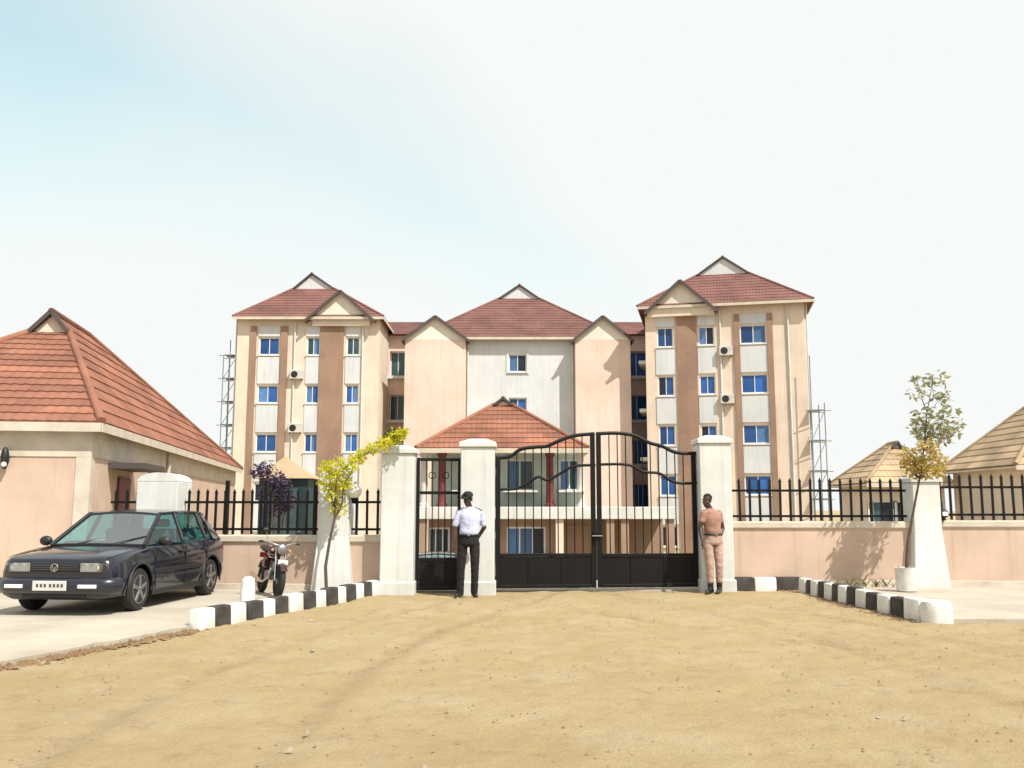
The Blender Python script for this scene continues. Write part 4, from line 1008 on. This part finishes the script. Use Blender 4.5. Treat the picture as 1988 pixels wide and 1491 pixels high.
# ------------------------------------------------------------------ motorcycle (x forward)
def make_bike():
    root = tag(empty('motorcycle'), 'dark red motorcycle parked against the low wall behind the kerb', 'motorcycle')
    M_red = mat('dark_red_enamel', (.04,.006,.006), .35, .1, coat=.5)
    for x in (.62,-.62):
        wh = MB().lathe([(.23,-.03),(.27,-.045),(.295,-.02),(.295,.02),(.27,.045),(.23,.03)], 26, (0,0,0), 'y').build('wheel', M_rubber, root, (x,0,.295), smooth=50)
        MB().lathe([(.235,-.025),(.235,.025),(.215,.02),(.215,-.02),(.235,-.025)], 26, (0,0,0), 'y').build('rim', M_chrome, wh, smooth=40)
        MB().lathe([(.06,-.05),(.06,.05)], 14, (0,0,0), 'y').build('hub', M_metal, wh)
        for k in range(10):
            a = k*math.pi/5; MB().bar((.05*math.cos(a),0,.05*math.sin(a)),(.22*math.cos(a),0,.22*math.sin(a)),.008,.008).build('spoke', M_chrome, wh)
    for s in (-.085,.085): MB().tube([(.62,s,.30),(.42,s,.88)], .02, 8).build('fork_leg', M_chrome, root, smooth=60)
    for x, n in ((.62,'front_fender'),(-.62,'rear_fender')):
        fb = MB(); a0, a1 = (R(35), R(165)) if x > 0 else (R(20), R(150))
        for i in range(11):
            a = a0+(a1-a0)*i/10
            for y, rr2 in ((-.06,.325),(0,.345),(.06,.325)): fb.v.append((x+rr2*math.cos(a), y, .295+rr2*math.sin(a)))
        fb.f = [(3*i+k,3*i+k+1,3*i+k+4,3*i+k+3) for i in range(10) for k in range(2)]; fb.build(n, M_red, root, smooth=60, recalc=False)
    MB().tube([(.36,0,.76),(.30,0,.80),(.12,0,.82),(-.08,0,.78),(-.16,0,.74)], [.04,.11,.14,.11,.05], 14, sy=.85).build('fuel_tank', M_red, root, smooth=60)
    MB().tube([(-.08,0,.80),(-.2,0,.79),(-.5,0,.82),(-.78,0,.86),(-.84,0,.86)], [.07,.115,.125,.11,.06], 12, sy=.45).build('seat', M_black, root, smooth=60)
    MB().tube([(.44,0,.84),(.25,0,.72),(.0,0,.62),(-.3,0,.62),(-.62,0,.72)], .028, 8).build('frame', M_black, root, smooth=60)
    MB().tube([(.40,0,.78),(.28,0,.42),(-.1,0,.30),(-.3,0,.33),(-.62,0,.30)], .022, 8).build('lower_frame', M_black, root, smooth=60)
    MB().box(-.14,.2,-.11,.11,.28,.46).build('engine', M_metal, root, bevel=.03); MB().tube([(.1,0,.44),(.16,0,.64)], .085, 12).build('cylinder_head', M_metal, root, smooth=50)
    MB().box(-.40,-.14,-.12,.12,.48,.68).build('side_panel', M_red, root, bevel=.04)
    MB().tube([(.2,-.08,.5),(.26,-.13,.35),(.0,-.15,.24),(-.35,-.16,.26),(-.85,-.17,.34)], [.02,.02,.022,.045,.05], 10).build('exhaust', M_chrome, root, smooth=60)
    hl = MB().lathe([(.03,-.12),(.085,-.06),(.1,.0),(.1,.04)], 18, (.50,0,.86), 'x').build('headlight', M_black, root, smooth=50)
    MB().lathe([(.092,.041),(.07,.06),(.02,.066)], 18, (.50,0,.86), 'x').build('lens', M_metal, hl, smooth=60)
    MB().tube([(.26,-.36,.98),(.36,-.26,1.0),(.42,-.08,.93),(.42,.08,.93),(.36,.26,1.0),(.26,.36,.98)], .013, 8).build('handlebar', M_chrome, root, smooth=60)
    for s in (-1,1):
        MB().tube([(.31,.30*s,.985),(.25,.38*s,.975)], .019, 8).build('grip', M_black, root)
        m2 = MB().tube([(.36,.24*s,1.0),(.38,.30*s,1.16)], .006, 6).build('mirror_stalk', M_chrome, root); MB().ball((.38,.31*s,1.19), (.015,.06,.04), 12, 8).build('mirror', M_black, m2, smooth=60)
        MB().ball((.46,.16*s,.84), (.03,.03,.03), 10, 6).build('indicator', M_orange, root, smooth=60)
    MB().box(-.92,-.84,-.06,.06,.66,.76).build('tail_light', mat('red_lens', (.3,.01,.01), .25, .05), root, bevel=.015)
    MB().box(.70,.705,-.09,.09,.60,.68).build('front_plate', M_white, root)
    MB().tube([(-.15,.12,.28),(-.22,.3,.0)], .014, 6).build('kick_stand', M_black, root)
    return root
bk = make_bike(); q = at(522, 1150, 15.95); bk.location = (q.x, 15.95, .05); bk.rotation_euler = (R(-6), 0, R(-62)); bk.scale = (.9,)*3

# ------------------------------------------------------------------ people
class Fig:
    """union of tapered limbs, turned into one continuous surface by a voxel remesh"""
    def __init__(s): s.mb = MB()
    def cap(s, p, q, r0, r1, sy=1.0, n=12):
        p = Vector(p); q = Vector(q); t = (q-p).normalized(); pts, rad = [], []
        for a in (-80,-50,-20): pts.append(p + t*r0*math.sin(R(a))); rad.append(r0*math.cos(R(a)))
        for a in (20,50,80): pts.append(q + t*r1*math.sin(R(a))); rad.append(r1*math.cos(R(a)))
        s.mb.tube(pts, rad, n, sy=sy); return s
    def chain(s, pts, rads, sy=1.0):
        for i in range(len(pts)-1): s.cap(pts[i], pts[i+1], rads[i], rads[i+1], sy)
        return s
    def ball(s, c, r): s.mb.ball(c, r, 14, 10); return s
    def loft(s, rings, side, n=28):
        side = Vector(side); side.z = 0; side.normalize(); fr = Vector((-side.y, side.x, 0)); v, f = [], []
        for c, rx, ry in rings:
            for k in range(n):
                g = 2*math.pi*k/n; v.append(Vector(c) + side*(rx*math.cos(g)) + fr*(ry*math.sin(g)))
        for i in range(len(rings)-1):
            for k in range(n): k2 = (k+1) % n; f.append((i*n+k, i*n+k2, (i+1)*n+k2, (i+1)*n+k))
        f += [tuple(range(n))[::-1], tuple((len(rings)-1)*n+k for k in range(n))]
        s.mb.add(v, f); return s
    def build(s, name, m, parent, vox=.011, smooth=4):
        o = s.mb.build(name, m, parent)
        rm = o.modifiers.new('r', 'REMESH'); rm.mode = 'VOXEL'; rm.voxel_size = vox
        sm = o.modifiers.new('s', 'SMOOTH'); sm.iterations = smooth; sm.factor = .5
        par = o.parent; o.parent = None
        me = apply_mods(o); o.parent = par
        if not me.materials: me.materials.append(m)
        me.polygons.foreach_set('use_smooth', [True]*len(me.polygons)); return o
def folds(o, amp):
    out = []
    for v in o.data.vertices:
        p = v.co; a = noise.noise((p.x*9+p.z*5, p.y*9, p.z*14)) * .6 + noise.noise((p.x*20-p.z*9, p.y*20, p.z*22+5)) * .4
        out += list(p + v.normal * (amp * a))
    o.data.vertices.foreach_set('co', out); o.data.update()
M_skin = mat('dark_brown_skin', (.055,.028,.018), .45, .1, 8)
M_hair = mat('black_hair', (.008,.007,.006), .9, .1)
M_shirtw = mat('white_blue_uniform_shirt', (.52,.56,.76), .85, .06, 6, bump=.5, bscale=14)
M_trous = mat('black_maroon_trousers', (.011,.007,.010), .9, .15, 6, bump=.5, bscale=14)
M_khaki = mat('pink_khaki_uniform', (.34,.19,.145), .9, .08, 6, bump=.5, bscale=14)
M_khaki2 = mat('faded_khaki_trousers', (.42,.29,.23), .9, .08, 6, bump=.5, bscale=14)
M_shoe = mat('black_leather', (.012,.011,.012), .35, .1)
M_cap = mat('black_cap_cloth', (.010,.011,.011), .85, .1)
def hand(fg, wr, dirv, side):
    """palm, four fingers of unequal length and a thumb, slightly curled"""
    d = Vector(dirv).normalized(); sd = Vector(side).normalized(); nrm = d.cross(sd)
    fg.cap(wr, Vector(wr)+d*.075, .026, .030, .8)
    for i, (o, l) in enumerate(((-.028,.065),(-.009,.078),(.010,.073),(.028,.055))):
        b2 = Vector(wr)+d*.085+sd*o; k = b2+d*l*.5+nrm*.008; e = k+d*l*.42+nrm*.024
        fg.chain([b2, k, e], [.0105,.0098,.0085])
    b2 = Vector(wr)+d*.025-sd*.03; fg.chain([b2, b2+d*.035-sd*.022+nrm*.01, b2+d*.07-sd*.025+nrm*.022], [.013,.011,.009])
def head(fg, c, yaw, pitch=0):
    """c: centre of the skull; face looks along (sin yaw, -cos yaw)"""
    f = Vector((math.sin(yaw)*math.cos(pitch), -math.cos(yaw)*math.cos(pitch), math.sin(pitch))); s = Vector((math.cos(yaw), math.sin(yaw), 0)); u = s.cross(f)*-1
    if u.z < 0: u = -u
    c = Vector(c); P = lambda a, b2, e: c+s*a+f*b2+u*e
    fg.ball(P(0,-.012,.03), (.078,.09,.088)); fg.ball(P(0,.025,-.035), (.062,.065,.085))
    fg.cap(P(0,.05,-.095), P(0,.062,-.09), .032, .028)                       # chin
    fg.cap(P(0,.088,.012), P(0,.106,-.028), .010, .017)                      # nose
    for k in (-1,1):
        fg.cap(P(.02*k,.085,.03), P(.045*k,.075,.03), .012, .010)            # brow
        fg.cap(P(.078*k,-.005,.012), P(.075*k,-.003,-.03), .014, .010)       # ear
        fg.cap(P(.04*k,.06,-.025), P(.046*k,.05,-.03), .022, .02)            # cheek
    fg.cap(P(-.022,.085,-.062), P(.022,.085,-.062), .013, .013)              # lips
    return P
def face_parts(root, P):
    for k in (-1,1):
        MB().ball(P(.03*k,.076,.008), .0105, 10, 8).build('eye', mat('eye_white', (.2,.17,.15), .5, .02), root, smooth=80)
        MB().ball(P(.03*k,.0835,.008), .0055, 8, 6).build('iris', M_hair, root, smooth=80)
def dressed(root, J, shirt, trous, sleeve=.62, boots=False, twist=0):
    """J: joint dictionary in root space"""
    fg = Fig(); V = {k: Vector(v) for k, v in J.items() if isinstance(v, (tuple, list, Vector))}
    fg.chain([V['pel'], V['wst'], V['chs'], V['nkb']], [.098,.088,.10,.055]); fg.cap(V['nkb'], V['hd']-Vector((0,0,.06)), .056, .052)
    for s in 'LR':
        fg.chain([V['chs'].lerp(V['sh'+s], .5), V['sh'+s], V['el'+s], V['wr'+s]], [.065,.055,.043,.028]); hand(fg, V['wr'+s], V['hd'+s], V['hs'+s])
        fg.chain([V['hp'+s], V['kn'+s], V['an'+s]], [.08,.056,.040]); fg.cap(V['an'+s]-Vector((0,0,.03)), V['to'+s]+Vector((0,0,.0)), .04, .03)
    P = head(fg, V['hd'], J['yaw'], J.get('pitch', 0))
    fg.build('body', M_skin, root, .0075, 3)
    sd = (V['shL']-V['shR']).normalized(); hv = (V['hpL']-V['hpR']).normalized(); zb = V['pel'] + Vector((0,0,.115)); up = Vector((0,0,1))
    sh = Fig(); sh.loft([(zb-up*.01,.158,.112),(zb+up*.05,.166,.122),(V['wst'].lerp(V['chs'],.3),.164,.118),(V['chs'],.184,.128),(V['chs']+up*.07,.182,.118),(V['nkb']-up*.035,.150,.092),(V['nkb']-up*.005,.085,.072),(V['nkb']+up*.022,.066,.066)], hv.lerp(sd,.5))
    for s in 'LR':
        e = V['sh'+s].lerp(V['el'+s], sleeve); i = V['sh'+s].lerp(V['nkb'], .3); sh.chain([i-up*.02, V['sh'+s]-up*.012, e], [.062,.064,.062])
    folds(sh.build('shirt', shirt, root, .0095, 4), .009)
    tr = Fig(); tr.loft([(zb+up*.018,.160,.116),(V['pel']+up*.04,.170,.124),(V['pel']-up*.03,.176,.128),(V['pel']-up*.075,.150,.110)], hv)
    for s in 'LR':
        e = V['kn'+s].lerp(V['an'+s], .62 if boots else .97); tr.chain([V['hp'+s]-up*.02, V['hp'+s].lerp(V['kn'+s],.5), V['kn'+s], e], [.096,.090,.076,.070 if boots else .066])
    folds(tr.build('trousers', trous, root, .0095, 4), .010)
    bl = MB(); n = 28; fy = Vector((-hv.y, hv.x, 0))
    pts = [zb + hv*(.166*math.cos(2*math.pi*k/n)) + fy*(.121*math.sin(2*math.pi*k/n)) for k in range(n+1)]
    bl.tube(pts, .016, 8, caps=False).build('belt', M_shoe, root, smooth=60)
    q = zb - fy*.140; MB().box(-.022,.022,-.006,.006,-.016,.016).build('belt_buckle', M_metal, root, q)
    for k in range(5): MB().ball(V['chs'].lerp(zb, k/5) - fy*(.128 - .002*k) + Vector((0,0,.06)), .006, 6, 4).build('button', M_trim, root)
    for s in 'LR':
        a, t = V['an'+s], V['to'+s]; d2 = (t-a); d2.z = 0; d2.normalize(); so2 = Fig()
        so2.cap(a-d2*.045+Vector((0,0,-a.z+.05)), a+d2*.05+Vector((0,0,-a.z+.055)), .048, .048); so2.cap(a+d2*.05+Vector((0,0,-a.z+.05)), a+d2*.16+Vector((0,0,-a.z+.04)), .048, .038)
        so2.cap(a+Vector((0,0,-a.z+.06)), a+Vector((0,0,.10 if boots else .0)), .05, .058 if boots else .045)
        if boots: so2.cap(a+Vector((0,0,.05)), V['kn'+s].lerp(a,.55), .056, .062)
        so2.build('boot' if boots else 'shoe', M_shoe, root, .009, 3)
    return P
# guard in a white shirt and black cap, weight on one leg, head turned to the left
gp = at(908, 1100, 16.12)
root = tag(empty('person', (gp.x, gp.y, .0)), 'person in white short-sleeved shirt, black cap and dark trousers standing by the walk gate', 'person')
J = dict(pel=(.02,0,.93), wst=(.02,.0,1.10), chs=(.03,.0,1.33), nkb=(.03,.01,1.50), hd=(.0,-.02,1.655), shL=(.205,.02,1.425), shR=(-.15,.0,1.435),
    elL=(.275,.10,1.17), wrL=(.16,.16,.98), hdL=(-.5,.3,-.6), hsL=(0,-1,0), elR=(-.235,.0,1.16), wrR=(-.225,-.06,.93), hdR=(0,-.15,-1), hsR=(0,-1,0),
    hpL=(.115,0,.90), hpR=(-.085,0,.90), knL=(.125,-.03,.49), anL=(.115,.0,.08), toL=(.16,-.17,.03), knR=(-.115,-.02,.49), anR=(-.125,-.01,.08), toR=(-.18,-.17,.03), yaw=R(-28), pitch=R(-12))
P = dressed(root, J, M_shirtw, M_trous, sleeve=.75); face_parts(root, P)
cp = Fig(); cp.ball(P(0,-.012,.075), (.092,.104,.062)); cp.cap(P(-.05,.04,.055), P(.05,.04,.055), .05, .05); cp.build('cap', M_cap, root, .009, 3)
MB().prism([(-.085,0),(-.05,.075),(0,.10),(.05,.075),(.085,0)], -.006, .006)
vz = MB(); q = [P(.085*math.cos(a), .075+.085*math.sin(a), .05-.02*math.sin(a)) for a in [math.pi*i/10 for i in range(11)]]
vz.add(q + [p+Vector((0,0,.012)) for p in q], [tuple(range(11)), tuple(range(11,22))[::-1]] + [(i,i+1,i+12,i+11) for i in range(10)] + [(10,0,11,21)]); vz.build('cap_visor', M_cap, root)
for s in (-1,1):
    e = MB().box(-.045,.045,-.028,.028,-.005,.005).build('epaulette', M_trous, root, (.028+.135*s,.01,1.499)); e.rotation_euler = (0, R(20)*s, 0)
# person in khaki uniform by the right pillar, turned to the left
gp = at(1384, 1100, 16.82)
root = tag(empty('person', (gp.x, gp.y, .0)), 'person in pinkish khaki uniform and black boots standing by the right gate pillar', 'person')
J = dict(pel=(.02,0,.92), wst=(.01,.0,1.09), chs=(.0,-.02,1.32), nkb=(-.03,-.04,1.48), hd=(-.085,-.07,1.635), shL=(.15,.06,1.41), shR=(-.155,-.10,1.42),
    elL=(.215,.10,1.14), wrL=(.13,-.02,.95), hdL=(-.35,-.4,-.8), hsL=(0,-1,.3), elR=(-.235,-.12,1.15), wrR=(-.22,-.22,.93), hdR=(.1,-.3,-1), hsR=(0,-1,0),
    hpL=(.10,.02,.89), hpR=(-.08,-.03,.89), knL=(.11,-.03,.48), anL=(.11,.02,.08), toL=(.04,-.15,.03), knR=(-.07,-.08,.48), anR=(-.06,-.05,.08), toR=(-.16,-.2,.03), yaw=R(-48), pitch=R(-6))
P = dressed(root, J, M_khaki, M_khaki2, sleeve=.5, boots=True); face_parts(root, P)
hr = Fig(); hr.ball(P(0,-.022,.045), (.083,.09,.082)); hr.build('hair', M_hair, root, .009, 2)

# ------------------------------------------------------------------ dry weeds at the foot of the walls
M_weed = leafmat('dry_grass_blade', (.30,.24,.10), (.16,.17,.06), .3)
def weeds(label, a, b2, n, seed):
    rr = random.Random(seed); mb = MB(); a = Vector(a); b2 = Vector(b2)
    for _ in range(n):
        c = a.lerp(b2, rr.random()) + Vector((0, rr.uniform(-.12,.02), 0)); hh = rr.uniform(.05,.2)
        for k in range(rr.randint(5, 12)):
            t = rr.uniform(0, 6.28); l = Vector((math.cos(t), math.sin(t), 0)); sd = Vector((-l.y, l.x, 0))*.006; h = hh*rr.uniform(.5,1.1)
            mb.add([c-sd, c+sd, c+l*h*.35+Vector((0,0,h*.7))+sd*.7, c+l*h*.7+Vector((0,0,h))], [(0,1,2),(0,2,3)])
    tag(mb.build('weeds', M_weed, recalc=False), label, 'weeds', kind='stuff')
weeds('dry weed tufts at the foot of the right boundary wall', (4.6, YR-.17, .05), (RP.x-.4, YR-.17, .05), 46, 3)
